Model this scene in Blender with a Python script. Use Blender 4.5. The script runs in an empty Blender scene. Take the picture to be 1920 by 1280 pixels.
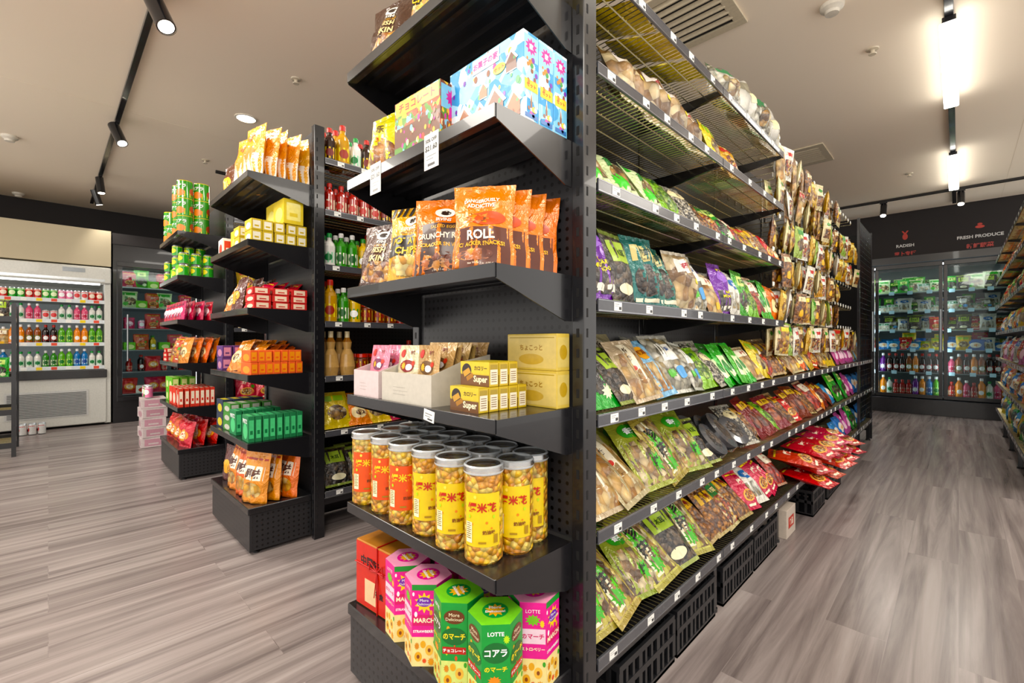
import bpy,bmesh,math,random
from mathutils import Matrix,Vector
random.seed(7)
S=bpy.context.scene; COL=S.collection; pi=math.pi; R=math.radians
H=1.05; F=853.3; YAW=R(44.46); sn,cs=math.sin(YAW),math.cos(YAW)
# ------------------------------------------------------------ materials
def lin(h):
    h=h.lstrip('#'); c=[int(h[i:i+2],16)/255 for i in (0,2,4)]
    return tuple((x/12.92 if x<=.04045 else ((x+.055)/1.055)**2.4) for x in c)+(1,)
MC={}
def newmat(name):
    m=bpy.data.materials.new(name); m.use_nodes=True; nt=m.node_tree
    return m,nt,nt.nodes['Principled BSDF']
def vary(nt,hs,amt,hue=.0):
    oi=nt.nodes.new('ShaderNodeObjectInfo'); a=nt.nodes.new('ShaderNodeMapRange'); a.inputs['To Min'].default_value=.5-hue; a.inputs['To Max'].default_value=.5+hue
    nt.links.new(oi.outputs['Random'],a.inputs['Value']); nt.links.new(a.outputs[0],hs.inputs['Hue'])
FIN={'ink':(.38,0,0.15,0),'paper':(.6,0,.0,0),'foil':(.24,.12,.5,.75),'gloss':(.16,0,.6,0),'metal':(.28,.9,0,0),'matte':(.85,0,0,0),'black':(.25,0,.25,0),'steel':(.25,.95,0,0),'plastic':(.4,0,.1,0)}
def C(h,fin='paper',emit=0):
    k=(h,fin,emit)
    if k in MC: return MC[k]
    m,nt,b=newmat('procedural_'+fin+'_'+h.strip('#'))
    r,me,co,bu=FIN[fin]
    b.inputs['Roughness'].default_value=r; b.inputs['Metallic'].default_value=me; b.inputs['Coat Weight'].default_value=co
    tc=nt.nodes.new('ShaderNodeTexCoord'); n=nt.nodes.new('ShaderNodeTexNoise'); n.inputs['Scale'].default_value=22 if bu else 60
    n.inputs['Detail'].default_value=4; n.inputs['Distortion'].default_value=1 if bu else 0
    nt.links.new(tc.outputs['Object'],n.inputs['Vector'])
    hs=nt.nodes.new('ShaderNodeHueSaturation'); mr=nt.nodes.new('ShaderNodeMapRange')
    mr.inputs['To Min'].default_value=.83; mr.inputs['To Max'].default_value=1.12; hs.inputs['Saturation'].default_value=1.1
    nt.links.new(n.outputs['Fac'],mr.inputs['Value']); nt.links.new(mr.outputs[0],hs.inputs['Value'])
    hs.inputs['Color'].default_value=lin(h); nt.links.new(hs.outputs[0],b.inputs['Base Color'])
    if fin=='foil': vary(nt,hs,0,.018)
    if bu:
        bp=nt.nodes.new('ShaderNodeBump'); bp.inputs['Strength'].default_value=bu; bp.inputs['Distance'].default_value=.014
        nt.links.new(n.outputs['Fac'],bp.inputs['Height']); nt.links.new(bp.outputs[0],b.inputs['Normal']); nt.links.new(bp.outputs[0],b.inputs['Coat Normal'])
    if emit:
        b.inputs['Emission Color'].default_value=lin(h); b.inputs['Emission Strength'].default_value=emit
    MC[k]=m; return m
def food(name,cols,scale=60,bump=.6,coat=.65,dark=.38):
    if name in MC: return MC[name]
    m,nt,b=newmat(name); N=nt.nodes; L=nt.links
    tc=N.new('ShaderNodeTexCoord'); v=N.new('ShaderNodeTexVoronoi'); v.inputs['Scale'].default_value=scale
    oi=N.new('ShaderNodeObjectInfo'); va=N.new('ShaderNodeVectorMath'); va.operation='ADD'; L.new(tc.outputs['Object'],va.inputs[0]); L.new(oi.outputs['Random'],va.inputs[1])
    L.new(va.outputs[0],v.inputs['Vector'])
    sp=N.new('ShaderNodeSeparateColor'); L.new(v.outputs['Color'],sp.inputs[0])
    cr=N.new('ShaderNodeValToRGB'); cr.color_ramp.interpolation='CONSTANT'
    e=cr.color_ramp.elements
    while len(e)<len(cols): e.new(.5)
    for i,c in enumerate(cols): e[i].position=i/len(cols); e[i].color=lin(c)
    L.new(sp.outputs[0],cr.inputs[0])
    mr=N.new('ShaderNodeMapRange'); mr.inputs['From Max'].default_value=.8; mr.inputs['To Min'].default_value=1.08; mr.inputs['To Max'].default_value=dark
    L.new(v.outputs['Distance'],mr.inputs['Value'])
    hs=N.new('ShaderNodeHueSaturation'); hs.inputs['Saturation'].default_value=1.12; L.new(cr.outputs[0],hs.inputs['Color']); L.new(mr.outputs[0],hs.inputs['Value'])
    L.new(hs.outputs[0],b.inputs['Base Color'])
    bp=N.new('ShaderNodeBump'); bp.invert=True; bp.inputs['Strength'].default_value=bump; bp.inputs['Distance'].default_value=.01
    L.new(v.outputs['Distance'],bp.inputs['Height']); L.new(bp.outputs[0],b.inputs['Normal'])
    n=N.new('ShaderNodeTexNoise'); n.inputs['Scale'].default_value=20; n.inputs['Detail'].default_value=4; n.inputs['Distortion'].default_value=1.2; L.new(va.outputs[0],n.inputs['Vector'])
    b2=N.new('ShaderNodeBump'); b2.inputs['Strength'].default_value=.9; b2.inputs['Distance'].default_value=.02; L.new(n.outputs['Fac'],b2.inputs['Height']); L.new(b2.outputs[0],b.inputs['Coat Normal'])
    b.inputs['Roughness'].default_value=.4; b.inputs['Coat Weight'].default_value=coat; b.inputs['Coat Roughness'].default_value=.08
    MC[name]=m; return m
def perfor(name,a,bx):
    if name in MC: return MC[name]
    m,nt,b=newmat(name); N=nt.nodes; L=nt.links
    tc=N.new('ShaderNodeTexCoord'); s=N.new('ShaderNodeSeparateXYZ'); L.new(tc.outputs['Object'],s.inputs[0])
    def mth(op,x,y=None):
        n=N.new('ShaderNodeMath'); n.operation=op
        for i,q in enumerate((x,y)):
            if q is None: continue
            if isinstance(q,(int,float)): n.inputs[i].default_value=q
            else: L.new(q,n.inputs[i])
        return n.outputs[0]
    d=[]
    for ax in (a,bx):
        f=mth('SUBTRACT',mth('FRACT',mth('MULTIPLY',s.outputs[ax],40)),.5); d.append(mth('MULTIPLY',f,f))
    hole=mth('LESS_THAN',mth('ADD',d[0],d[1]),.045)
    mx=N.new('ShaderNodeMix'); mx.data_type='RGBA'; mx.inputs[6].default_value=lin('#262629'); mx.inputs[7].default_value=lin('#000000')
    L.new(hole,mx.inputs[0]); L.new(mx.outputs[2],b.inputs['Base Color']); b.inputs['Roughness'].default_value=.35
    MC[name]=m; return m
def glassmat(name,fac=.07,col='#ffffff',ro=.03):
    m=bpy.data.materials.new(name); m.use_nodes=True; nt=m.node_tree; nt.nodes.clear()
    o=nt.nodes.new('ShaderNodeOutputMaterial'); mx=nt.nodes.new('ShaderNodeMixShader'); t=nt.nodes.new('ShaderNodeBsdfTransparent'); g=nt.nodes.new('ShaderNodeBsdfGlossy')
    t.inputs[0].default_value=lin(col); g.inputs['Roughness'].default_value=ro; mx.inputs[0].default_value=fac
    nt.links.new(t.outputs[0],mx.inputs[1]); nt.links.new(g.outputs[0],mx.inputs[2]); nt.links.new(mx.outputs[0],o.inputs[0]); return m
GLASS=glassmat('clear_pane',.018,'#dfe8e8'); LIDM=glassmat('clear_lid_plastic',.5,'#e2e6e8',.25)
BLK=C('#17171a','black'); BLK2=C('#0b0b0c','matte'); RAIL=C('#47484d','black'); WIRE=C('#c4bc98','steel'); WHITE=C('#f2f2ee','paper')
PERX=perfor('perforated_panel_across',0,2); PERY=perfor('perforated_panel_along',1,2)
# ------------------------------------------------------------ mesh builder
def asmat(m): return C(m,'ink') if isinstance(m,str) else m
class MB:
    def __init__(s): s.v=[];s.f=[];s.m=[];s.sm=[];s.mats=[]
    def mi(s,m):
        m=asmat(m)
        if m not in s.mats: s.mats.append(m)
        return s.mats.index(m)
    def add(s,vs,fs,mat,smooth=False):
        o=len(s.v); s.v+= [tuple(q) for q in vs]; k=s.mi(mat)
        for f in fs: s.f.append([i+o for i in f]); s.m.append(k); s.sm.append(smooth)
    def box(s,x0,x1,y0,y1,z0,z1,mat,bev=0):
        if bev<=0:
            vs=[(x,y,z) for z in (z0,z1) for y in (y0,y1) for x in (x0,x1)]
            s.add(vs,[(0,2,3,1),(4,5,7,6),(0,1,5,4),(2,6,7,3),(0,4,6,2),(1,3,7,5)],mat)
        else:
            bm=bmesh.new(); bmesh.ops.create_cube(bm,size=1)
            for v in bm.verts: v.co=Vector(((x0+x1)/2+v.co.x*(x1-x0),(y0+y1)/2+v.co.y*(y1-y0),(z0+z1)/2+v.co.z*(z1-z0)))
            bmesh.ops.bevel(bm,geom=bm.edges[:],offset=bev,segments=1,affect='EDGES')
            bm.verts.index_update(); s.add([v.co[:] for v in bm.verts],[[v.index for v in f.verts] for f in bm.faces],mat); bm.free()
    def tube(s,p0,p1,r,mat,n=6,r1=None,caps=True):
        p0,p1=Vector(p0),Vector(p1); d=(p1-p0).normalized(); a=d.orthogonal().normalized(); b=d.cross(a); r1=r if r1 is None else r1
        vs=[];
        for p,rr in ((p0,r),(p1,r1)):
            for i in range(n):
                t=2*pi*i/n+pi/4; vs.append(p+a*rr*math.cos(t)+b*rr*math.sin(t))
        fs=[(i,(i+1)%n,n+(i+1)%n,n+i) for i in range(n)]
        s.add(vs,fs,mat,n>4)
        if caps: s.add(vs,[tuple(range(n))[::-1],tuple(range(n,2*n))],mat)
    def lathe(s,prof,n=20,cx=0,cy=0,z0=0):
        for k in range(len(prof)-1):
            (ra,za,m),(rb,zb)=prof[k][:3],prof[k+1][:2]
            vs=[]
            for r,z in ((ra,za),(rb,zb)):
                for i in range(n): t=2*pi*i/n; vs.append((cx+max(r,.0003)*math.sin(t),cy-max(r,.0003)*math.cos(t),z0+z))
            s.add(vs,[(i,(i+1)%n,n+(i+1)%n,n+i) for i in range(n)],m,True)
    def prism(s,pts,off,mat):
        n=len(pts); off=Vector(off); vs=[Vector(p) for p in pts]+[Vector(p)+off for p in pts]
        s.add(vs,[tuple(range(n))[::-1],tuple(range(n,2*n))]+[(i,(i+1)%n,n+(i+1)%n,n+i) for i in range(n)],mat)
    def mesh(s,name):
        me=bpy.data.meshes.new(name); me.from_pydata(s.v,[],s.f)
        for m in s.mats: me.materials.append(m)
        me.polygons.foreach_set('material_index',s.m); me.polygons.foreach_set('use_smooth',s.sm); me.update(); return me
TXT={}
def textgeo(t,bold):
    k=(t,bold)
    if k in TXT: return TXT[k]
    cu=bpy.data.curves.new('lettering','FONT'); cu.body=t; cu.align_x='CENTER'; cu.resolution_u=2; cu.offset=bold
    o=bpy.data.objects.new('lettering',cu); COL.objects.link(o); dg=bpy.context.evaluated_depsgraph_get(); dg.update()
    me=o.evaluated_get(dg).to_mesh(); bm=bmesh.new(); bm.from_mesh(me); o.evaluated_get(dg).to_mesh_clear()
    if bold>.0:
        bmesh.ops.triangulate(bm,faces=bm.faces[:])
        for _ in range(2):
            ee=[e for e in bm.edges if e.calc_length()>.28]
            if ee: bmesh.ops.subdivide_edges(bm,edges=ee,cuts=1); bmesh.ops.triangulate(bm,faces=bm.faces[:])
    bm.verts.index_update(); vs=[tuple(v.co) for v in bm.verts]; fs=[tuple(v.index for v in p.verts) for p in bm.faces]; bm.free()
    bpy.data.objects.remove(o); bpy.data.curves.remove(cu)
    if vs:
        xs=[v[0] for v in vs]; ys=[v[1] for v in vs]; cx=(min(xs)+max(xs))/2; cy=(min(ys)+max(ys))/2; hh=max(max(ys)-min(ys),.01)
        vs=[((v[0]-cx)/hh,(v[1]-cy)/hh) for v in vs]
    TXT[k]=(vs,fs); return TXT[k]
def decals(mb,fn,hw,h,ds,k=1.0):
    lay=0
    for d in ds:
        ty=d[0]; lay+=.00006
        if ty=='r':
            _,x0,x1,z0,z1,m=d; nx,nz=8,8
            vs=[fn((x0+(x1-x0)*i/nx)*hw,(z0+(z1-z0)*j/nz)*h,(.0007+lay)*k) for j in range(nz+1) for i in range(nx+1)]
            mb.add(vs,[(j*(nx+1)+i,j*(nx+1)+i+1,(j+1)*(nx+1)+i+1,(j+1)*(nx+1)+i) for j in range(nz) for i in range(nx)],m,True)
        elif ty in('e','s'):
            cx,cz,rx,rz,m=d[1:6]; n=18 if ty=='e' else 20; rings=1 if max(rx,rz)<.16 else 4
            vs=[fn(cx*hw,cz*h,(.001+lay)*k)]
            for q in range(1,rings+1):
                for i in range(n):
                    t=2*pi*i/n; g=q/rings*(1 if ty=='e' or i%2 else .62)
                    vs.append(fn((cx+rx*g*math.cos(t))*hw,(cz+rz*g*math.sin(t))*h,(.001+lay)*k))
            fs=[(0,1+i,1+(i+1)%n) for i in range(n)]
            for q in range(1,rings):
                a=1+(q-1)*n; b=a+n; fs+=[(a+i,b+i,b+(i+1)%n,a+(i+1)%n) for i in range(n)]
            mb.add(vs,fs,m,True)
        elif ty=='p':
            mb.add([fn(x*hw,z*h,(.0012+lay)*k) for x,z in d[1]],[tuple(range(len(d[1])))],d[2])
        elif ty=='t':
            _,s,cx,cz,hh,m=d[:6]; mw=d[6] if len(d)>6 else 1.7; rot=d[7] if len(d)>7 else 0
            vs,fs=textgeo(s,.03 if hh>.04 else .0)
            if not vs: continue
            wd=max(v[0] for v in vs)*2; sx=hh*h; 
            if wd*sx>mw*hw: sx=mw*hw/wd
            c,q=math.cos(rot),math.sin(rot); sz=max(sx,hh*h*.6)
            mb.add([fn(cx*hw+c*v[0]*sx-q*v[1]*sz,cz*h+q*v[0]*sx+c*v[1]*sz,(.0018+lay)*k) for v in vs],fs,m)
def scatter(n,seed,cols,x0,x1,z0,z1,s,asp=1):
    rd=random.Random(seed); out=[]
    for _ in range(n):
        q=s*rd.uniform(.5,1.2); out.append((rd.choice('ees'),rd.uniform(x0,x1),rd.uniform(z0,z1),q,q*asp,rd.choice(cols)))
    return out
# ------------------------------------------------------------ objects
BAD=[]
def obj(name,me,parent=None,loc=(0,0,0),rot=(0,0,0)):
    o=bpy.data.objects.new(name,me); COL.objects.link(o); o.location=loc; o.rotation_euler=rot
    if parent: o.parent=parent
    return o
def tag(o,label,cat,group=None):
    n=len(label.split())
    if n<4 or n>16: BAD.append(label)
    o['label']=label; o['category']=cat
    if group: o['group']=group
    return o
def empty(name,label,cat,loc,group=None,rz=0): return tag(obj(name,None,None,loc,(0,0,rz)),label,cat,group)
def st(name,mb): o=obj(name,mb.mesh(name)); o['kind']='structure'; return o
ORD='first second third fourth fifth sixth seventh eighth ninth tenth eleventh twelfth thirteenth fourteenth fifteenth sixteenth seventeenth eighteenth nineteenth twentieth'.split()
ORD+=['twenty-'+o for o in ORD[:9]]+['thirtieth']+['thirty-'+o for o in ORD[:9]]+['fortieth']+['forty-'+o for o in ORD[:9]]
class Proto:
    def __init__(s,name,cat,desc,me,w,h,d,parts=()): s.name,s.cat,s.desc,s.me,s.w,s.h,s.d,s.parts=name,cat,desc,me,w,h,d,parts
def put(p,label,loc,rz=0,tilt=0,group=None,roll=0,sc=1):
    o=obj(p.name,p.me,None,loc,(-tilt,roll,rz)); tag(o,label,p.cat,group); o.scale=(sc,sc,sc)
    for nm,me in p.parts: obj(nm,me,o)
    return o
def pouch(name,cat,desc,w,h,d,body,ds,style='pillow',seed=1,seal=None):
    rd=random.Random(seed); ph=[rd.uniform(0,6.28) for _ in range(6)]; s=.07
    def prof(v):
        if style=='stand': return max(0,min(1,(1-s-v)/.45))**.75 if v>.3 else .8+.2*v/.3*1
        a=max(0,(v-s)/(1-2*s)); a=min(1,a); return max(0,math.sin(pi*a))**.55
    def th(x,z):
        u=max(-1,min(1,x/(w/2))); v=max(0,min(1,z/h))
        base=d/2*prof(v)*max(0,1-abs(u)**2.6)**.8
        wr=d*(.06 if style=='stand' else .09)*(math.sin(9*u+ph[0]+3*v)+math.sin(13*v+ph[1]+2*u)*.7+math.sin(17*u*v+ph[2])*.6)*max(0,1-abs(u)**4)*(1 if style=='stand' else min(1,8*v))*min(1,6*(1-v))
        if prof(v)<=.01: wr=d*.05*math.sin(14*u+ph[3])*(1-abs(u))
        return max(base+wr,0 if prof(v)>.01 else -.01)
    def wx(x,z):
        v=z/h; return x*(1-.06*math.sin(pi*min(1,max(0,v)))+.02*math.sin(9*v+ph[4])+.01*math.sin(23*v+ph[5]))
    nu,nv=14,18; mb=MB(); sl=seal or body
    G=[[th(w*(i/nu-.5),h*j/nv) for i in range(nu+1)] for j in range(nv+1)]
    def thg(x,z):
        a=max(0,min(nu-1e-6,(x/w+.5)*nu)); b=max(0,min(nv-1e-6,z/h*nv)); i,j=int(a),int(b); a-=i; b-=j
        g=(G[j][i],G[j][i+1],G[j+1][i],G[j+1][i+1])
        return max((g[0]*(1-a)+g[1]*a)*(1-b)+(g[2]*(1-a)+g[3]*a)*b, g[0]+a*(g[1]-g[0])+b*(g[2]-g[0]) if a+b<1 else g[3]+(1-a)*(g[2]-g[3])+(1-b)*(g[1]-g[3]), (g[0]+a*(g[1]-g[0])+b*(g[3]-g[1])) if a>b else g[0]+b*(g[2]-g[0])+a*(g[3]-g[2]))
    def fn(x,z,e): return (wx(x,z),-thg(x,z)-e-.0007,z)
    for side in(-1,1):
        vs=[(wx(w*(i/nu-.5),h*j/nv),side*(G[j][i]*(1 if side<0 else .9)+.0006),h*j/nv) for j in range(nv+1) for i in range(nu+1)]
        F_=[];G_=[]
        for j in range(nv):
            for i in range(nu):
                q=(j*(nu+1)+i,j*(nu+1)+i+1,(j+1)*(nu+1)+i+1,(j+1)*(nu+1)+i)
                if side>0: q=q[::-1]
                (G_ if (j==nv-1 or (j==0 and style!='stand')) else F_).append(q)
        o=len(mb.v); mb.v+=vs
        for L_,m in((F_,body),(G_,sl)):
            k=mb.mi(m)
            for q in L_: mb.f.append([i+o for i in q]); mb.m.append(k); mb.sm.append(True)
    if style=='stand':
        n=(nu+1)*(nv+1); k=mb.mi(body)
        for i in range(nu): mb.f.append([i+1,i,n+i,n+i+1]); mb.m.append(k); mb.sm.append(False)
    decals(mb,fn,w/2,h,ds)
    return Proto(name,cat,desc,mb.mesh(name),w,h,d)
def carton(name,cat,desc,w,h,d,body,front=(),right=(),top=(),bev=.0015):
    mb=MB(); mb.box(-w/2,w/2,-d/2,d/2,0,h,asmat(body),bev)
    decals(mb,lambda x,z,e:(x,-d/2-e*.5,z),w/2,h,front,.5)
    decals(mb,lambda x,z,e:(w/2+e*.5,x,z),d/2,h,right,.5)
    decals(mb,lambda x,z,e:(x,z-d/2,h+e*.5),w/2,d,top,.5)
    return Proto(name,cat,desc,mb.mesh(name),w,h,d)
def turned(name,cat,desc,prof,ds=(),r=None,parts=(),n=20):
    mb=MB(); mb.lathe(prof,n); hh=max(p[1] for p in prof); r=r or max(p[0] for p in prof)
    decals(mb,lambda x,z,e:((r+e)*math.sin(x/r),-(r+e)*math.cos(x/r),z),r*1.4,hh,ds,.8)
    pp=[]
    for nm,pf in parts:
        m=MB(); m.lathe(pf,n); pp.append((nm,m.mesh(nm)))
    return Proto(name,cat,desc,mb.mesh(name),2*r,hh,2*r,pp)
# ------------------------------------------------------------ setting
CEIL=2.95
def floor_mat():
    m,nt,b=newmat('wood_plank_vinyl'); N=nt.nodes; L=nt.links
    tc=N.new('ShaderNodeTexCoord'); mp=N.new('ShaderNodeMapping'); mp.inputs['Rotation'].default_value=(0,0,pi/2); L.new(tc.outputs['Object'],mp.inputs[0])
    br=N.new('ShaderNodeTexBrick'); br.inputs['Scale'].default_value=1; br.inputs['Brick Width'].default_value=1.5; br.inputs['Row Height'].default_value=.18; br.inputs['Mortar Size'].default_value=.001
    br.inputs['Color1'].default_value=(.0,.0,.0,1); br.inputs['Color2'].default_value=(1,1,1,1); br.inputs['Mortar'].default_value=(.2,.2,.2,1); br.offset=.37
    L.new(mp.outputs[0],br.inputs['Vector'])
    m2=N.new('ShaderNodeMapping'); m2.inputs['Scale'].default_value=(12,.5,1); L.new(tc.outputs['Object'],m2.inputs[0])
    va=N.new('ShaderNodeVectorMath'); va.operation='ADD'; L.new(m2.outputs[0],va.inputs[0])
    vs=N.new('ShaderNodeVectorMath'); vs.operation='SCALE'; vs.inputs['Scale'].default_value=7; L.new(br.outputs['Color'],vs.inputs[0]); L.new(vs.outputs[0],va.inputs[1])
    n=N.new('ShaderNodeTexNoise'); n.inputs['Scale'].default_value=1.4; n.inputs['Detail'].default_value=8; n.inputs['Roughness'].default_value=.6; n.inputs['Distortion'].default_value=.5; L.new(va.outputs[0],n.inputs['Vector'])
    cr=N.new('ShaderNodeValToRGB'); e=cr.color_ramp.elements
    e[0].position=.28; e[0].color=lin('#5f5554'); e[1].position=.72; e[1].color=lin('#aca29f'); q=e.new(.48); q.color=lin('#897e7c')
    L.new(n.outputs['Fac'],cr.inputs[0])
    mx=N.new('ShaderNodeMix'); mx.data_type='RGBA'; mx.blend_type='MULTIPLY'; L.new(cr.outputs[0],mx.inputs[6])
    r2=N.new('ShaderNodeMapRange'); r2.inputs['To Min'].default_value=.86; r2.inputs['To Max'].default_value=1.0; L.new(br.outputs['Color'],r2.inputs['Value'])
    mx.inputs[0].default_value=1; L.new(r2.outputs[0],mx.inputs[7]); L.new(mx.outputs[2],b.inputs['Base Color'])
    b.inputs['Roughness'].default_value=.27
    bp=N.new('ShaderNodeBump'); bp.inputs['Strength'].default_value=.1; L.new(n.outputs['Fac'],bp.inputs['Height']); L.new(bp.outputs[0],b.inputs['Normal'])
    return m
def wallmat(name,h,rough=.8):
    m,nt,b=newmat(name); N=nt.nodes; n=N.new('ShaderNodeTexNoise'); n.inputs['Scale'].default_value=3
    hs=N.new('ShaderNodeHueSaturation'); hs.inputs['Color'].default_value=lin(h); mr=N.new('ShaderNodeMapRange'); mr.inputs['To Min'].default_value=.95; mr.inputs['To Max'].default_value=1.03
    nt.links.new(n.outputs['Fac'],mr.inputs['Value']); nt.links.new(mr.outputs[0],hs.inputs['Value']); nt.links.new(hs.outputs[0],b.inputs['Base Color']); b.inputs['Roughness'].default_value=rough; return m
mb=MB(); mb.box(-8.9,2.6,-3,9.9,-.1,0,floor_mat()); st('floor',mb)
mb=MB(); mb.box(-8.9,2.6,-3,9.9,CEIL,CEIL+.1,wallmat('painted_plasterboard','#fff0db'));
for x in(-4.9,-1.75,.4): mb.box(x-.001,x+.001,-3,9.9,CEIL-.0008,CEIL+.01,C('#e6d8c2','matte'))
st('ceiling',mb)
DARKW=wallmat('dark_painted_wall','#262223')
mb=MB(); mb.box(-8.95,-8.85,-3,9.9,0,CEIL,DARKW); st('wall_left',mb)
mb=MB(); mb.box(-8.85,2.6,9.75,9.9,0,CEIL,DARKW); st('wall_back',mb)
# ------------------------------------------------------------ shelving
LV=[.234,.55,.885,1.215,1.55,1.885]
def tower(X0,X1,Yf,Yb,label,nm):
    root=empty('end_display_rack',label,'shelf rack',((X0+X1)/2,Yb,0),'end display racks at the aisle heads')
    w=X1-X0; hw=w/2; dep=Yb-Yf
    pm=MB(); pm.box(-.018,.018,0,.055,0,2.2,BLK,.002)
    for k in range(42):
        z=.06+k*.05
        pm.box(-.004,.004,-.0008,.0,z,z+.022,BLK2); pm.box(.018,.0186,.012,.018,z,z+.022,BLK2)
    pme=pm.mesh('post')
    for x in(-hw-.018,hw+.018): obj('post',pme,root,(x,0,0))
    m=MB(); m.box(-hw,hw,.012,.03,.1,2.18,PERX); obj('back_panel',m.mesh('back_panel'),root)
    m=MB(); m.box(-hw,hw,-dep,0,.2,LV[0],BLK,.003); m.box(-hw+.005,hw-.005,-dep+.008,-dep+.02,.02,.2,PERX); m.box(hw-.02,hw-.008,-dep+.02,0,.02,.2,PERY); m.box(-hw+.008,-hw+.02,-dep+.02,0,.02,.2,PERY)
    b=obj('base_plinth',m.mesh('base_plinth'),root)
    for x in(-hw+.04,hw-.04):
        f=MB(); f.lathe([(0,0,BLK),(.016,0,BLK),(.016,.008,BLK),(.007,.012,BLK),(.007,.03,BLK)],10,x,-dep+.05); obj('foot',f.mesh('foot'),b)
    sm=MB(); sm.box(-hw+.002,hw-.002,-dep,-.002,-.004,0,BLK); sm.box(-hw+.002,hw-.002,-dep-.002,-dep+.004,-.03,.001,BLK,.001)
    sm.box(-hw+.002,hw-.002,-dep+.004,-dep+.02,-.03,-.027,BLK)
    for k in range(4): y=-dep+.06+k*.05; sm.box(-hw+.01,hw-.01,y,y+.012,-.012,-.004,BLK)
    sme=sm.mesh('shelf')
    bm_=MB(); bm_.prism([(0,-dep+.002,0),(0,0,0),(0,0,-.115),(0,-.025,-.115),(0,-dep+.002,-.032)],(.003,0,0),BLK)
    bme=bm_.mesh('bracket')
    for z in LV[1:]:
        s=obj('shelf',sme,root,(0,0,z))
        obj('bracket',bme,s,(hw-.003,0,0)); obj('bracket',bme,s,(-hw,0,0))
    return root
T1=tower(-1.363,-.69,.655,.917,'black slotted steel end rack nearest the camera, holding popcorn jars','near')
T2=tower(-3.19,-2.466,.68,.985,'black steel end rack in the middle, with green boxes and orange bags','mid')
T3=tower(-4.95,-4.18,.68,.985,'black steel end rack farthest left, topped with stacked green tins','far')
RL=[2.03,1.753,1.456,1.15,.854,.557,.232]; BL=.86
RN=['top wire shelf','second wire shelf down','third wire shelf down','fourth wire shelf down','fifth wire shelf down','sixth wire shelf down','lowest wire shelf']
def wire_shelf_mesh(L,dep):
    m=MB(); n=int(L/.02)
    for i in range(n+1):
        y=.008+(L-.016)*i/n; m.tube((0,y,0),(-dep,y,0),.0018,WIRE,4,caps=False)
    for k in range(6): x=-.008-(dep-.016)*k/5; m.tube((x,.004,-.003),(x,L-.004,-.003),.0026,WIRE,4)
    return m.mesh('wire_shelf')
rail=MB(); rail.box(-.004,.003,.003,BL-.003,-.024,.010,RAIL,.001); rail.box(.003,.0036,.003,BL-.003,-.022,-.019,C('#9a9ba0','metal')); rail.box(.003,.0036,.003,BL-.003,.006,.008,C('#9a9ba0','metal')); rail=rail.mesh('price_rail')
tick=MB(); tick.box(.0,.0008,-.019,.019,-.018,.005,WHITE)
decals(tick,lambda x,z,e:(.0008+e*.4,x,z),.019,.02,[('r',-.8,.3,-.05,.0,'#555555'),('r',-.8,.1,-.3,-.25,'#777777'),('r',.2,.85,-.75,-.35,'#333333')]); tick=tick.mesh('price_ticket')
wsm=wire_shelf_mesh(BL,.335)
wbr=MB(); wbr.prism([(0,0,-.004),(-.33,0,-.004),(-.335,0,-.07),(-.30,0,-.07),(0,0,-.02)],(0,.003,0),BLK); wbr=wbr.mesh('bracket')
hk=MB(); hk.tube((0,0,0),(.27,0,0),.002,WIRE,5); hk.tube((.27,0,0),(.28,0,.018),.002,WIRE,5); hk.box(.272,.275,-.016,.016,.01,.034,WHITE); hk.box(-.004,0,-.01,.01,-.03,.006,BLK); hk=hk.mesh('peg_hook')
gp_=MB()
for k in range(18): gp_.tube((-.01,.02+k*.048,.3),(-.01,.02+k*.048,2.18),.003,BLK,4)
for k in range(38): gp_.tube((-.01,.01,.32+k*.05),(-.01,.85,.32+k*.05),.003,BLK,4)
gp_.box(-.02,0,.0,.02,.02,2.2,BLK); gp_.box(-.02,0,.84,.858,.02,2.2,BLK); gp_=gp_.mesh('grid_panel')
def bay(Xf,Y0,levels,label,name='wire_shelf_rack',hooks=(),sgn=1,top=2.2,full=True,grid=False):
    root=empty(name,label,'shelf rack',(Xf,Y0,0),'black double sided shelf racks'); 
    if sgn<0: root.rotation_euler=(0,0,pi); root.location=(Xf,Y0+BL,0)
    B=BL-.001
    m=MB(); m.box(-.352,-.34,.0,B,.12,top-.02,PERY); obj('back_panel',m.mesh('back_panel'),root)
    m=MB(); m.box(-.375,-.335,B-.035,B,0,top,BLK,.002); obj('upright',m.mesh('upright'),root)
    m=MB(); m.box(-.335,-.02,.0,B,.165,.2,BLK,.002); m.box(-.335,-.29,.0,B,.02,.165,BLK); b=obj('base_deck',m.mesh('base_deck'),root)
    f=MB(); f.box(-.05,-.02,B-.03,B-.002,.012,.165,BLK,.002); f.lathe([(0,0,BLK),(.022,0,BLK),(.022,.012,BLK),(.01,.016,BLK)],12,-.035,B-.016); obj('leg',f.mesh('leg'),b)
    if grid: obj('grid_panel',gp_,root)
    for z in levels:
        s=obj('wire_shelf',wsm,root,(0,0,z)); obj('price_rail',rail,s)
        obj('bracket',wbr,s,(0,.002,0)); obj('bracket',wbr,s,(0,BL-.006,0))
        y=.06+random.random()*.06
        while y<BL-.04: obj('price_ticket',tick,s,(.0032,y,0)); y+=random.uniform(.13,.24)
    for z in hooks:
        for k in range(7): obj('peg_hook',hk,root,(-.335,.06+k*.123,z))
    if full:
        m=MB()
        for z in(.234,.55,.885,1.215,1.55,1.885): m.box(-.70,-.376,.01,BL-.01,z-.03,z,BLK)
        obj('rear_shelves',m.mesh('rear_shelves'),root)
    return root
YB=[.975+BL*i for i in range(6)]
HK=[2.13,1.93,1.73,1.53,1.34,1.15]
names=['nearest','second','third','fourth','fifth','farthest']
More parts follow.
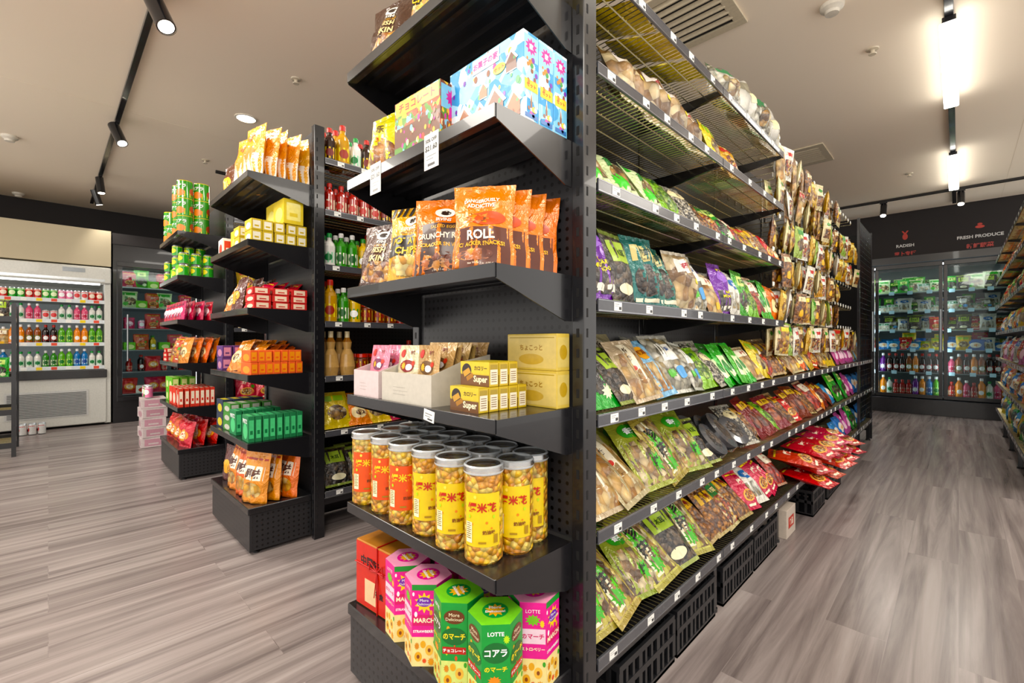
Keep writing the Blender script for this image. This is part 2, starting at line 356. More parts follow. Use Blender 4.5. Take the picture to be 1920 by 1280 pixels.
for i in range(6):
    lv=RL if i<2 else RL[4:]
    bay(-.655,YB[i],lv,'black rack bay of wire shelves along right aisle, nearest the camera' if i==0 else f'black rack bay of wire shelves along right aisle, {names[i]} bay back',hooks=HK if i in(2,3,4) else (),grid=i==5)
mb=MB(); mb.box(-1.36,-.66,6.14,6.16,.1,2.2,BLK2)
for k in range(24): mb.tube((-1.35,6.17,.15+k*.085),(-.66,6.17,.15+k*.085),.003,BLK,4)
tag(obj('end_grid_panel',mb.mesh('end_grid_panel')),'black grid panel closing the far end of long rack','panel')
bay(-2.43,1.04,RL,'black wire shelf bay of bottled sauces behind the middle end rack',full=False)
bay(-2.43,1.90,RL,'second sauce bay deeper in the aisle behind popcorn end rack',full=False)
bay(-4.14,1.04,RL,'black wire shelf bay behind the farthest left end rack',full=False)
# ------------------------------------------------------------ product library
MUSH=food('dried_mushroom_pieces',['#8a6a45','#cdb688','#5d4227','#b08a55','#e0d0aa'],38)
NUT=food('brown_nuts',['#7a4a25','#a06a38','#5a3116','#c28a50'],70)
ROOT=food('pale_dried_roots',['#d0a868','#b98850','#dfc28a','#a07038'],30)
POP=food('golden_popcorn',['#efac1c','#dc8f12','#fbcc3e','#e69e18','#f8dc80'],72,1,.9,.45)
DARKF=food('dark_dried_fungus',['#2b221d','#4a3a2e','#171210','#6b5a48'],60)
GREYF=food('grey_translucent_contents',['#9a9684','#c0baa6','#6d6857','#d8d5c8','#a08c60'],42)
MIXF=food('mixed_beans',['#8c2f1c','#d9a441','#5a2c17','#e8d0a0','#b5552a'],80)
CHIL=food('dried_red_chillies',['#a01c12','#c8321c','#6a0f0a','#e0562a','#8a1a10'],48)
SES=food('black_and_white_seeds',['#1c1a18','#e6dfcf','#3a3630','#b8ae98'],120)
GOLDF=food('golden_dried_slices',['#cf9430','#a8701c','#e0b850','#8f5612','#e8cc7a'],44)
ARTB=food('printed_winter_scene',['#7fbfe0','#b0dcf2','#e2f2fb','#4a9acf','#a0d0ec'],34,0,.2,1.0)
ARTG=food('printed_garden_scene',['#5b8f2e','#f4c430','#7d3c1a','#8fc6e0','#d7552a'],60,0,.2,1.0)
def bars(x,z,n,w,m,dz=.022): return [('r',x-w,x+w*(1 if i%2 else .7),z-i*dz,z-i*dz+.009,m) for i in range(n)]
IRV=[('e',0,.80,.3,.075,'#f4efe4'),('e',.02,.80,.16,.04,'#2a1a12'),('t','IRVINS',0,.69,.05,'#f4efe4',.9)]
fish=pouch('snack_bag','snack bag','dark brown fish skin snack bag',.195,.205,.06,C('#4a2d20','foil'),IRV+[('e',.1,.2,.8,.16,food('crispy_skin',['#b06a22','#7a3d14','#e0a040'],50)),('t','FISH',0,.55,.1,'#f7d9a0',1.5),('t','SKIN',0,.41,.1,'#f7d9a0',1.5),('t','SALTED EGG',0,.63,.035,'#f2b632',1.2)],'stand',3)
stripe=[('p',[(-1+.25*k,.88),(-.88+.25*k,.88),(-.74+.25*k,1.0),(-.86+.25*k,1.0)],'#1a1410') for k in range(7)]
potato=pouch('snack_bag','snack bag','yellow and black potato chips bag',.165,.225,.06,C('#e9b514','foil'),stripe+IRV+[('e',0,.2,.75,.14,food('potato_chips',['#f4d36b','#d99a1e','#fbe7a1'],40)),('r',-.85,.85,.32,.6,'#1a1410'),('t','SALTED EGG',0,.635,.035,'#1a1410',1.3),('t','POTATO',0,.52,.095,'#f4c61f',1.5),('t','CHIPS',0,.39,.095,'#f4c61f',1.5),('t','NET WT. 3.7 oz (105 g)',0,.06,.028,'#1a1410',1.5)],'stand',5)
roll=pouch('snack_bag','snack bag','orange and brown crunchy roll bag',.17,.21,.08,C('#e8761c','foil'),IRV+[('r',-.9,.9,.0,.64,'#38190e'),('s',-.1,.14,.8,.12,food('crunchy_rolls',['#c96a1e','#8a3c10','#f0a040'],45)),('s',.5,.24,.4,.07,food('crunchy_rolls',['#c96a1e'],45)),('t','SALTED EGG',0,.585,.04,'#f2b632',1.2),('t','CRUNCHY ROLL',0,.47,.09,'#f7e9d4',1.75),('t','CRACKER SNACKS!',0,.36,.05,'#f2b632',1.6),('t','Net Wt. 4.2 oz (120 g)',0,.04,.03,'#f7e9d4',1.5)],'stand',8)
danger=pouch('snack_bag','snack bag','bright orange spicy roll bag',.148,.205,.062,C('#ea6a18','foil'),[('t','DANGEROUSLY',-.05,.80,.045,'#fff2df',1.2),('t','ADDICTIVE',-.05,.735,.05,'#fff2df',1.2),('e',.2,.57,.6,.09,'#c8480f'),('s',-.1,.57,.5,.08,food('crunchy_rolls',['#c96a1e'],45)),('r',-.9,.9,.0,.46,'#5a260f'),('t','ROLL',0,.37,.11,'#fff2df',1.1),('t','CRACKER SNACKS!',0,.27,.05,'#f2b632',1.5),('e',-.2,.15,.6,.07,food('crunchy_rolls',['#c96a1e'],45)),('t','Net Wt. 4.2 oz (120 g)',0,.045,.03,'#fff2df',1.5)],'stand',9)
yelbag=pouch('snack_bag','snack bag','yellow printed snack bag',.18,.215,.06,C('#e3cf3a','foil'),[('e',0,.3,.8,.22,food('baked_snack',['#c9822c','#e9b95a','#8a4d18'],35)),('t','乐之',0,.72,.12,'#5a3a10',1),('t','うまい',0,.55,.07,'#c0281c',1.2)],'pillow',12)
gboxw,gboxh=.265,.2
def ginger(cx,cz,s,b='#8a4a1e'): 
    f=lambda L:[(cx+x*s,cz+z*s) for x,z in L]
    return [('p',f([(-.3,0),(.3,0),(.3,.32),(0,.52),(-.3,.32)]),b),('p',f([(-.4,.28),(0,.6),(.4,.28),(.3,.26),(0,.5),(-.3,.26)]),'#f6eee4'),('e',cx,cz+.12*s,.08*s,.1*s,'#e9a93a'),('e',cx-.17*s,cz+.3*s,.05*s,.04*s,'#d9309a'),('e',cx+.17*s,cz+.3*s,.05*s,.04*s,'#3a9a4a'),('r',cx-.3*s,cx+.3*s,cz-.03*s,cz,'#f6eee4')]
GC=['#e9309a','#f2c81e','#e8553a','#3a9a4a','#7a3fb0','#ffffff','#8a4a1e','#d9821e']
winter=carton('gift_carton','box','pale blue winter biscuit house box',gboxw,gboxh,.052,ARTB,[('r',-1,1,0,.1,'#e8f4fb')]+scatter(46,4,GC,-.95,.95,.05,.95,.045,.9)+ginger(-.55,.1,.7,'#9a5a2a')+ginger(-.1,.08,.6)+ginger(.3,.1,.75,'#7a4420')+ginger(.78,.08,.5,'#a8622c')+ginger(.72,.6,.42,'#6a3a1a')+ginger(.0,.46,.34,'#a8622c')+[('r',-.3,.42,.8,.97,'#f4f0fa'),('t','お菓子の家',.06,.885,.11,'#d9309a',.66),('e',.42,.7,.16,.06,'#f2d23a'),('t','セット',.42,.7,.06,'#c0281c',.26)]+scatter(16,9,GC,-.9,.9,.05,.2,.05,.9),
   [('r',-.9,.9,.68,.96,'#9ad0ec'),('s',0,.84,.8,.1,'#d9309a'),('t','家',0,.84,.07,'#ffffff')]+scatter(14,3,GC,-.7,.7,.4,.72,.22,.16)+[('r',-.85,.85,.34,.46,'#f2d23a'),('t','セット',0,.40,.05,'#c0281c',1.4)]+ginger(0,.12,.38)+scatter(8,6,GC,-.7,.7,.05,.16,.2,.16)+[('r',-.8,.8,.03,.08,'#3a6fb0')],[('r',-.9,.9,.1,.9,'#cfe8f4')])
choco=carton('gift_carton','box','garden scene chocolate kit box',.20,.175,.075,ARTG,[('r',-1,1,.0,.26,'#5b8f2e'),('r',-1,1,.26,.56,'#6b3a1c'),('r',-.95,.95,.76,.98,'#f2d23a'),('t','チョコレート',0,.87,.14,'#c0281c',1.6)]+scatter(60,8,['#e9b514','#8a4a1e','#f4e0b0','#d9309a','#3a9a4a','#e8553a','#8fc6e0'],-.93,.93,.04,.72,.06,.8),[('r',-.9,.9,.6,.95,'#8fc6e0'),('s',0,.78,.5,.13,'#d9309a')]+scatter(24,11,['#e9b514','#8a4a1e','#f4e0b0','#d9309a','#3a9a4a'],-.85,.85,.05,.58,.14,.5))
pricetag=MB(); pricetag.box(-.029,.029,-.001,0,-.074,0.012,WHITE)
decals(pricetag,lambda x,z,e:(x,-.001-e*.3,z),.029,.08,[('t','50% OFF',0,-.06,.12,'#33302c',1.6),('t','$21.60',0,-.30,.22,'#222222',1.7),('r',-.7,.7,-.54,-.52,'#666666'),('r',-.7,.3,-.64,-.62,'#666666'),('r',-.5,.5,-.84,-.76,'#444444')]); pricetag=pricetag.mesh('price_tag')
ovtag=MB(); ovtag.box(-.022,.022,-.001,0,-.014,.014,WHITE,.0004); decals(ovtag,lambda x,z,e:(x,-.001-e*.3,z),.022,.03,[('r',-.7,.6,.1,.18,'#777777'),('r',-.7,.3,-.1,-.04,'#777777'),('r',-.2,.7,-.34,-.2,'#444444')]); ovtag=ovtag.mesh('price_tag')
def jar(desc,lab,lab2,seed):
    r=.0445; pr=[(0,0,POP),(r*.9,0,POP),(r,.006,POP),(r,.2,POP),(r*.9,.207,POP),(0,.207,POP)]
    m=MB(); m.lathe(pr,28); 
    L=MB(); fn=lambda x,z,e:((r+.001+e)*math.sin(x/r),-(r+.001+e)*math.cos(x/r),z)
    nx=16; a=.98
    vs=[fn(-a*r+2*a*r*i/nx,z,0) for z in(.042,.162) for i in range(nx+1)]
    L.add(vs,[(i,i+1,nx+2+i,nx+1+i) for i in range(nx)],asmat(lab),True)
    decals(L,fn,r*1.7,.21,[('t','爆米花',.0,.62,.17,lab2,.86),('e',-.3,.44,.03,.012,'#e9861d'),('e',.14,.46,.04,.015,'#e9861d'),('e',.28,.40,.03,.01,'#e9861d'),('s',-.2,.73,.06,.025,'#f7e06a'),('s',.35,.52,.05,.025,'#b8d838'),('s',-.38,.52,.05,.025,'#b8d838'),('t','奶油味',.2,.36,.045,'#7a3a10',.4),('r',-.52,-.3,.24,.46,'#f6f0c8')]+bars(-.41,.44,8,.085,'#8a6a30')+[('r',-.1,.12,.24,.26,'#a8842c'),('r',.35,.48,.24,.33,'#a8842c')])
    K=MB(); cap=LIDM; rim=C('#c4c8ca','gloss'); K.lathe([(r+.0018,.201,rim),(r+.003,.204,rim),(r+.003,.206,cap),(r+.002,.217,rim),(r-.001,.2205,rim),(r-.005,.218,cap),(0,.2175,cap)],28)
    return Proto('popcorn_jar','jar',desc,m.mesh('popcorn_jar'),.09,.221,.09,[('wrap_label',L.mesh('wrap_label')),('lid',K.mesh('lid'))])
jarY=jar('yellow labelled popcorn jar','#e6c81a','#c0281c',1); jarO=jar('orange labelled popcorn jar','#e8551b','#f6d23a',2)
def hexbox(desc,a,b,rows):
    m=MB(); r=.062; h=.205; ang=[R(-90+60*k+30) for k in range(6)]; pts=[(r*math.cos(t),r*math.sin(t)) for t in ang]
    vs=[(x,y,z) for z in(0,h) for x,y in pts]; m.add(vs,[tuple(range(6))[::-1],tuple(range(6,12))],asmat(b)); 
    for k in range(6):
        m.add([vs[k],vs[(k+1)%6],vs[6+(k+1)%6],vs[6+k]],[(0,1,2,3)],asmat(a))
        p,q=Vector(pts[k]),Vector(pts[(k+1)%6]); c=(p+q)/2; d=(q-p).normalized(); n=Vector((d.y,-d.x))
        decals(m,lambda x,z,e:(c.x+d.x*x+n.x*e*.5,c.y+d.y*x+n.y*e*.5,z),r/2,h,rows[k%2],.6)
    decals(m,lambda x,z,e:(x,z,h+e*.5),.05,.05,[('e',0,0,.6,.6,a),('s',0,0,.5,.5,'#f2b632'),('t','More',0,.2,.2,'#ffffff',.8),('t','Delicious!',0,-.1,.2,'#ffffff',.9)],.6)
    return Proto('hexagonal_biscuit_box','box',desc,m.mesh('hexagonal_biscuit_box'),.107,h,.107)
bis=[('e',-.5,.12,.3,.06,'#e9b04a'),('e',-.5,.12,.12,.025,'#8a4a1e'),('e',.4,.2,.32,.065,'#f0c060'),('e',.4,.2,.12,.025,'#8a4a1e'),('s',.55,.06,.3,.055,'#e9a03a'),('e',-.1,.27,.22,.045,'#e9b04a'),('s',-.6,.25,.22,.05,'#d98a2a'),('s',.0,.07,.2,.035,'#e4511e'),('e',.85,.3,.12,.03,'#4aa53a')]
HC=['#f2d23a','#5ab83a','#e4511e','#ffffff','#e9b04a']
hexP=hexbox('pink strawberry biscuit box','#e8489a','#f7a8c8',[[('r',-1,1,0,.36,'#f3e2a0')]+scatter(12,21,HC,-.9,.9,.38,.92,.1,.28)+[('r',-.95,.95,.5,.63,'#d91f6a'),('t','MARCH',0,.565,.085,'#fff6d0',1.7),('t','STRAWBERRY',0,.43,.045,'#ffffff',1.8),('r',-1,1,.93,1,'#2f8f3c'),('s',0,.78,.8,.13,'#f6d23a'),('e',.0,.79,.6,.06,'#7a3fb0'),('t','More',0,.81,.035,'#ffffff'),('t','Delicious!',0,.765,.03,'#ffffff',1.1)]+bis,[('r',-1,1,0,.36,'#f3e2a0'),('t','LOTTE',0,.9,.04,'#ffffff'),('r',-.95,.95,.53,.7,'#f4d6e6'),('t','のマーチ',0,.615,.1,'#d91f6a',1.7),('t','ストロベリー',0,.47,.045,'#fff6d0',1.8),('s',0,.8,.6,.07,'#7fc241'),('s',.7,.76,.2,.05,'#f2d23a')]+bis])
hexG=hexbox('green chocolate biscuit box','#23983f','#7fd04a',[[('r',-1,1,0,.34,'#d8e488')]+scatter(12,22,['#b8e04a','#f2d23a','#e4511e','#e9b04a'],-.9,.9,.36,.92,.1,.28)+[('e',0,.84,.8,.08,'#6a3a1a'),('t','More',0,.865,.04,'#fff6d0'),('t','Delicious!',0,.815,.035,'#fff6d0',1.3),('e',0,.62,.95,.1,'#0f6a2a'),('t','のマーチ',0,.62,.12,'#ffe24a',1.7),('r',-.9,.9,.42,.5,'#c0281c'),('t','チョコレート',0,.46,.045,'#ffffff',1.7)]+bis,[('r',-1,1,0,.34,'#d8e488'),('t','LOTTE',0,.9,.045,'#ffffff'),('e',0,.7,.95,.11,'#0f6a2a'),('t','コアラ',0,.70,.13,'#ffffff',1.6),('t','のマーチ',0,.53,.09,'#ffe24a',1.6),('s',-.1,.41,.5,.05,'#f28a1e'),('s',.75,.84,.25,.05,'#b8e04a')]+bis])
superb=carton('bar_box','small box','yellow and brown snack bar box',.104,.058,.031,'#c9ae44',[('r',-1,1,.5,1,'#d8c04c'),('r',-1,1,.0,.46,'#6a4526'),('e',-.55,.62,.34,.3,'#2a1a10'),('p',[(-.85,.55),(-.4,.75),(-.25,.55),(-.7,.34)],'#c99a4a'),('p',[(-.6,.35),(-.15,.55),(-.05,.38),(-.5,.18)],'#a8742c'),('t','Super',.42,.26,.36,'#f4e9c8',.95),('t','カロリー',.42,.74,.18,'#5a3a10',.9)],[('r',-.75,.75,.1,.9,'#e9e2cc'),('r',-.75,.75,.7,.9,'#a8903a')]+[('r',-.55,.55,.2+.09*k,.23+.09*k,'#7a5428') for k in range(5)],[('r',-1,1,.06,.94,'#d9c64a')])
tallyel=carton('cake_box','box','pale gold printed cake box',.17,.092,.05,'#cdb45a',[('r',-.97,.97,.06,.94,'#d6c078'),('t','ちょこっと',0,.62,.16,'#a07a2a',1.5),('e',0,.3,.5,.15,'#c4a44a'),('r',-.9,.9,.88,.91,'#a88f30')],[('r',-.9,.9,.1,.9,'#d0bc70'),('e',0,.5,.6,.2,'#b8983a')])
def tray(name,desc,w,h,d,col):
    m=MB(); t=.003; mm=asmat(col)
    m.box(-w/2,w/2,-d/2,d/2,0,t,mm); m.box(-w/2,w/2,-d/2,-d/2+t,t,h,mm); m.box(-w/2,w/2,d/2-t,d/2,t,h*1.6,mm)
    for s in(-w/2,w/2-t): m.prism([(s,-d/2+t,t),(s,d/2-t,t),(s,d/2-t,h*1.6),(s,0,h*1.4),(s,-d/2+t,h)],(t,0,0),mm)
    decals(m,lambda x,z,e:(x,-d/2-e*.5,z),w/2,h,bars(-.2,.5,3,.3,'#98928a',.12))
    return Proto(name,'display box',desc,m.mesh(name),w,h,d)
def sachet(desc,col,em,seed): return pouch('tea_sachet','sachet',desc,.125,.15,.012,C(col,'foil'),[('e',0,.6,.6,.12,em),('e',-.55,.84,.18,.08,'#c0281c'),('t','牛乳',.3,.86,.08,'#7a2020',1),('e',.2,.58,.25,.06,'#ffffff'),('s',-.3,.6,.2,.08,'#f2b632'),('s',.5,.66,.18,.06,'#e0483a')],'pillow',seed)
saP=sachet('pink fruit tea sachet','#ea90a6','#7a3a5a',21); saW=sachet('cream fruit tea sachet','#dfd0b2','#8a2a2a',22); saK=sachet('kraft paper tea sachet','#bd9a68','#6a4a2a',23)
def pk(name,desc,w,h,d,body,ds,seed,style='pillow',seal=None): return pouch(name,'food packet',desc,w,h,d,body,ds,style,seed,seal)
cal=pk('mushroom_packet','cream packet with green calligraphy',.175,.26,.035,C('#b8ae56','foil'),[('r',-.84,.84,.08,.9,MUSH),('r',-.62,-.12,.12,.9,'#e8e4c8'),('s',-.3,.6,.5,.2,'#4fc024'),('t','珍',-.32,.7,.2,'#141414',.65),('t','菇',-.32,.45,.2,'#141414',.65),('s',-.2,.24,.5,.11,'#3fae22'),('s',.2,.36,.3,.08,'#5fce2a')],31,seal=C('#9c9040','foil'))
cal2=pk('mushroom_packet','green topped packet of mushrooms',.175,.26,.04,C('#98a040','foil'),[('r',-.88,.88,.06,.62,MUSH),('e',0,.78,.6,.11,'#2f9522'),('t','香菇',0,.78,.1,'#ffffff',1),('s',.4,.3,.45,.14,'#47b82c'),('t','鲜',.4,.3,.14,'#0c300c')],32,seal=C('#8f9a3a','foil'))
beige=pk('dried_root_packet','clear packet of pale dried roots',.19,.25,.035,C('#b8a888','foil'),[('r',-.85,.85,.06,.75,ROOT),('r',-.28,.28,.3,.92,'#e4dac0'),('t','竹',0,.8,.1,'#3a2a1a'),('t','笋',0,.66,.1,'#3a2a1a'),('e',0,.5,.12,.04,'#c0281c'),('r',-.2,.2,.34,.4,'#8a6a3a')],33)
teal=pk('mushroom_packet','dark teal mushroom bag',.17,.24,.06,C('#0e6a60','foil'),[('e',0,.36,.8,.22,DARKF),('r',-.7,.7,.62,.85,'#d9c98a'),('t','菌菇',0,.75,.1,'#0b3a34',1),('t','MUSHROOM',0,.65,.035,'#0b3a34',1.2),('r',-.8,.8,.07,.12,'#f0e9cf'),('s',.5,.5,.3,.08,'#2fa890')],34)
purp=pk('mushroom_packet','purple mushroom bag',.16,.25,.06,C('#6a2f9a','foil'),[('e',0,.72,.6,.12,'#9a6acb'),('t','百灵菇',0,.86,.07,'#f2e24a',1.3),('r',-.8,.8,.08,.46,DARKF),('t','GUITAR',0,.42,.05,'#f2e24a',1.2),('t','MUSHROOM',0,.34,.05,'#f2e24a',1.4),('r',-.6,.6,.1,.17,'#f2efe0')],35)
clear=pk('dried_food_packet','clear bag of grey dried food',.17,.23,.05,GREYF,[('r',-.5,.5,.5,.8,'#f2f0e6'),('t','干货',0,.7,.08,'#3a5a9a',.8),('e',.3,.3,.35,.1,'#5fa0d8'),('s',-.4,.3,.3,.08,'#4fb02a')],36,seal=C('#c8c8be','foil'))
lblue=pk('dried_food_packet','pale blue and tan packet',.17,.25,.04,C('#88bbd8','foil'),[('r',-.8,.8,.08,.55,ROOT),('e',0,.74,.6,.13,'#e9a84a'),('t','银耳',0,.75,.1,'#7a2a1a',1)],37,seal=C('#7fb8d8','foil'))
green=pk('vegetable_packet','bright green vegetable packet',.16,.24,.04,C('#27a022','foil'),[('e',0,.38,.75,.2,DARKF),('r',-.6,.6,.66,.88,'#d8f08a'),('t','青菜',0,.77,.1,'#0f5a1a',1),('s',.4,.2,.35,.1,'#e9f2c8')],38)
greenthin=pk('seaweed_packet','slim green seaweed packet',.13,.22,.022,C('#2fae2e','foil'),[('r',-.5,.5,.2,.7,'#dff2c0'),('e',0,.45,.4,.15,'#157a26')],39)
brown=pk('nut_packet','clear packet of brown nuts',.165,.23,.05,NUT,[('r',-.75,.75,.62,.84,'#e9b83a'),('t','红枣',0,.73,.1,'#7a1a12',1)],40,seal=C('#b09a6a','foil'))
olive=pk('fungus_packet','olive dried fungus packet',.165,.23,.045,DARKF,[('r',-.7,.7,.55,.86,'#a4c04a'),('t','木耳',0,.7,.11,'#26420f',1),('e',0,.2,.5,.08,'#e9e2c0')],41,seal=C('#8a984a','foil'))
whgr=pk('noodle_packet','white and green noodle packet',.17,.22,.05,C('#d8e8b4','foil'),[('e',.1,.4,.75,.24,MUSH),('r',-.9,.9,.76,.92,'#2fa82a'),('s',-.5,.25,.45,.15,'#47c43a'),('t','面',-.45,.6,.15,'#157a26')],42)
gold=pk('snack_packet','gold dried snack packet',.15,.2,.04,C('#cf9c1c','foil'),[('e',0,.42,.7,.2,MIXF),('r',-.7,.7,.72,.88,'#c0281c'),('t','特产',0,.8,.09,'#ffe9a0',1)],43)
red=pk('snack_packet','red packaged snack bag',.16,.21,.05,C('#c9211c','foil'),[('e',0,.32,.65,.14,'#e9b05a'),('t','麻辣',0,.66,.15,'#fff2d8',1.2),('e',0,.32,.5,.11,MIXF),('r',-.8,.8,.86,.9,'#f2d23a'),('s',.55,.5,.25,.08,'#3fa52a'),('r',-.4,.4,.08,.13,'#f6ead0')],44)
orange=pk('snack_packet','orange snack packet',.15,.2,.045,C('#ee7a1b','foil'),[('e',0,.4,.7,.2,'#f9e6b0'),('t','香脆',0,.74,.12,'#fff6e0',1.2),('e',.1,.38,.4,.11,NUT)],45)
yellow=pk('snack_packet','yellow snack packet',.16,.21,.04,C('#e0c426','foil'),[('e',0,.4,.7,.2,MUSH),('r',-.8,.8,.72,.88,'#8fbf2a')],46)
tan=pk('seafood_packet','tan dried seafood packet',.15,.2,.035,ROOT,[('r',-.8,.8,.68,.9,'#f2e9d0'),('t','海味',0,.79,.1,'#b0201a',1),('e',.3,.2,.3,.08,'#e9b83a')],47,seal=C('#c4b48a','foil'))
white=pk('noodle_packet','white rice noodle bag',.17,.23,.05,C('#dedbd0','foil'),[('r',-.7,.7,.15,.5,GREYF),('e',0,.7,.6,.12,'#2f6fb8'),('t','粉丝',0,.7,.1,'#ffffff',1)],48)
cleargreen=pk('dried_food_packet','crinkled clear bag with green top',.21,.23,.11,GREYF,[('r',-.9,.9,.6,.95,'#2f7a4a'),('e',0,.35,.6,.16,MUSH)],49,seal=C('#256a3e','foil'))
clearplain=pk('dried_food_packet','crinkled clear plastic bag',.22,.24,.12,food('clear_crinkled_film',['#cfccbc','#a09a84','#e6e3d8','#b8ae8a'],12,.9,1),[('r',-.35,.3,.3,.5,'#e9e0b8')],56,seal=C('#cdcdc4','foil'))
mushbag=pk('mushroom_packet','clear bag of whole dried mushrooms',.175,.22,.07,food('large_dried_mushrooms',['#a8845a','#c9ab7c','#7d5a36','#e0cca4'],26),[('r',-.6,.6,.6,.85,'#f2e7e0'),('t','花菇',0,.73,.1,'#b0203a',1),('e',.5,.45,.2,.06,'#e9d23a')],50,seal=C('#ddd6c0','foil'))
pinkp=pk('jelly_packet','pink and lilac jelly packet',.14,.2,.04,C('#c45a9a','foil'),[('e',0,.4,.7,.2,'#f7d0e4'),('t','果冻',0,.72,.12,'#ffffff',1)],51)
bluep=pk('frozen_food_packet','blue frozen food packet',.2,.17,.05,C('#2f7fc4','foil'),[('e',0,.45,.7,.25,'#f2efe0'),('s',.1,.45,.4,.15,'#e9a04a')],52)
chil=pk('chilli_packet','clear packet of red chillies',.165,.23,.05,CHIL,[('r',-.6,.6,.6,.88,'#f2e9d0'),('t','辣椒',0,.74,.11,'#b0201a',1)],57,seal=C('#cfae90','foil'))
bean=pk('bean_packet','clear packet of mixed beans',.165,.22,.045,MIXF,[('r',-.7,.7,.62,.86,'#2f7a3a'),('t','杂豆',0,.74,.1,'#f6e6a0',1)],58,seal=C('#b8aa7a','foil'))
ses=pk('seed_packet','clear packet of speckled seeds',.16,.22,.04,SES,[('e',0,.7,.6,.13,'#e9dcb0'),('t','芝麻',0,.7,.1,'#2a1a10',1)],59,seal=C('#b4b0a4','foil'))
dkred=pk('meat_snack_packet','dark red meat snack pack',.16,.22,.04,C('#7a1a16','foil'),[('e',0,.38,.75,.2,food('braised_slices',['#8a3a1c','#5a1f10','#b8602e'],30)),('r',-.7,.7,.7,.86,'#e9c24a'),('t','肉干',0,.78,.1,'#5a0f0a',1)],60)
lime=pk('bean_packet','lime green bean packet',.16,.22,.045,C('#7fb426','foil'),[('e',0,.4,.75,.22,food('green_beans',['#5a8a2a','#86b040','#3f6a1c','#b4cc70'],70)),('t','绿豆',0,.76,.12,'#0f4a14',1.2)],70)
frt=pk('frozen_food_packet','pale frozen dumpling tray',.19,.16,.05,C('#cfdacc','foil'),[('r',-.8,.8,.12,.6,food('dumplings',['#efe6d0','#d8c8a4','#f8f2e4'],22)),('r',-.8,.8,.68,.9,'#3f8a5a'),('t','水饺',0,.79,.14,'#ffffff',1)],71)
hred=pk('hanging_packet','hanging tan packet with red header',.1,.17,.028,ROOT,[('r',-.95,.95,.8,.95,'#b8281c'),('r',-.4,.4,.3,.5,'#f6ead0')],53)
hgold=pk('hanging_packet','hanging gold foil packet',.1,.17,.03,C('#c4921c','foil'),[('e',0,.45,.7,.2,GOLDF),('r',-.7,.7,.75,.9,'#f2e08a')],54)
hcr=pk('hanging_packet','hanging cream spice packet',.1,.165,.028,C('#ddd0a4','foil'),[('r',-.8,.8,.15,.55,NUT),('e',0,.76,.5,.08,'#3a8a2a')],55)
hch=pk('hanging_packet','hanging clear golden slice packet',.1,.175,.035,GOLDF,[('r',-.8,.8,.78,.92,'#e9cf4a')],66,seal=C('#c8bc9a','foil'))
hgr=pk('hanging_packet','hanging pale green snack packet',.1,.17,.03,C('#98b45a','foil'),[('e',0,.42,.7,.2,MUSH),('r',-.7,.7,.74,.9,'#2f8a2a')],68)
hwh=pk('hanging_packet','hanging white dried food packet',.1,.17,.03,C('#dfdbcf','foil'),[('r',-.75,.75,.12,.6,MIXF),('r',-.5,.5,.74,.86,'#c0281c')],69)
hbr=pk('hanging_packet','hanging dark brown snack packet',.1,.17,.03,NUT,[('r',-.75,.75,.74,.9,'#e9d9b0'),('e',0,.35,.4,.12,'#e9b83a')],72,seal=C('#8a6a44','foil'))
hst=pk('hanging_packet','long hanging dried stick packet',.085,.25,.03,food('dried_sticks',['#b88a4a','#e0be84','#8a5f2c'],34),[('r',-.8,.8,.82,.95,'#e9d8a0'),('e',0,.88,.4,.03,'#c0281c')],67,seal=C('#ddd6c0','foil'))
mb=MB(); mb.lathe([(0,0,BLK),(.08,0,C('#1a1a1c','gloss')),(.088,.01,C('#2a2a2e','gloss')),(.084,.035,C('#55565a','gloss')),(.05,.04,DARKF),(0,.042,DARKF)],28)
m2=mb.mesh('round_food_tray'); m2.transform(Matrix.Translation((0,.0,.088))@Matrix.Rotation(pi/2,4,'X'))
roundp=Proto('round_food_tray','food tray','black round tray of dried food',m2,.176,.176,.04)
# ------------------------------------------------------------ near end rack goods
def on(p,label,x,y,z,rz=0,tilt=0,g=None): return put(p,label,(x,y,z),R(rz),R(tilt),g)
z=1.885
on(fish,'dark brown fish skin bag standing on the topmost near end shelf',-1.22,.72,z,12,8)
on(potato,'yellow and black chips bag beside fish skin bag on topmost shelf',-1.03,.725,z,5,6)
on(yelbag,'yellow printed bag at right of topmost near end shelf',-.83,.76,z,5,6)
z=1.55
on(yelbag,'yellow printed bag left of the garden scene box on near rack',-1.265,.725,z,8,8)
on(choco,'garden scene chocolate kit box beside the tall winter box',-1.05,.735,z,3)
on(choco,'garden scene chocolate kit box directly behind the front one',-1.05,.825,z,0)
for k in range(3):
    on(winter,['front pale blue winter biscuit house box in row of three','middle pale blue winter biscuit house box in row of three','rear pale blue winter biscuit house box in row of three'][k],-.825,.768+.0535*k,z,0,0,'winter biscuit house boxes')
for x,l in((-1.185,'left white discount price tag hanging from the near shelf lip'),(-.915,'right white discount price tag hanging from the near shelf lip')):
    tag(obj('price_tag',pricetag,None,(x,.6529,1.545)),l,'price tag','discount tags on the near end rack')
tag(obj('price_tag',ovtag,None,(-.925,.6529,.868),(0,R(8),0)),'small white price sticker on shelf lip under bar boxes','price tag')
z=1.215
on(fish,'dark brown fish skin bag at left end of snack bag shelf',-1.27,.715,z,14,10)
on(potato,'front yellow and black potato chips bag next to fish skin',-1.11,.72,z,24,8)
on(potato,'rear yellow and black potato chips bag behind the front one',-1.02,.80,z,14,6)
on(roll,'orange and brown crunchy roll bag between chips and plain orange bags',-.945,.715,z,38,8)
on(roll,'second crunchy roll bag tucked behind the front one',-.90,.815,z,22,6)
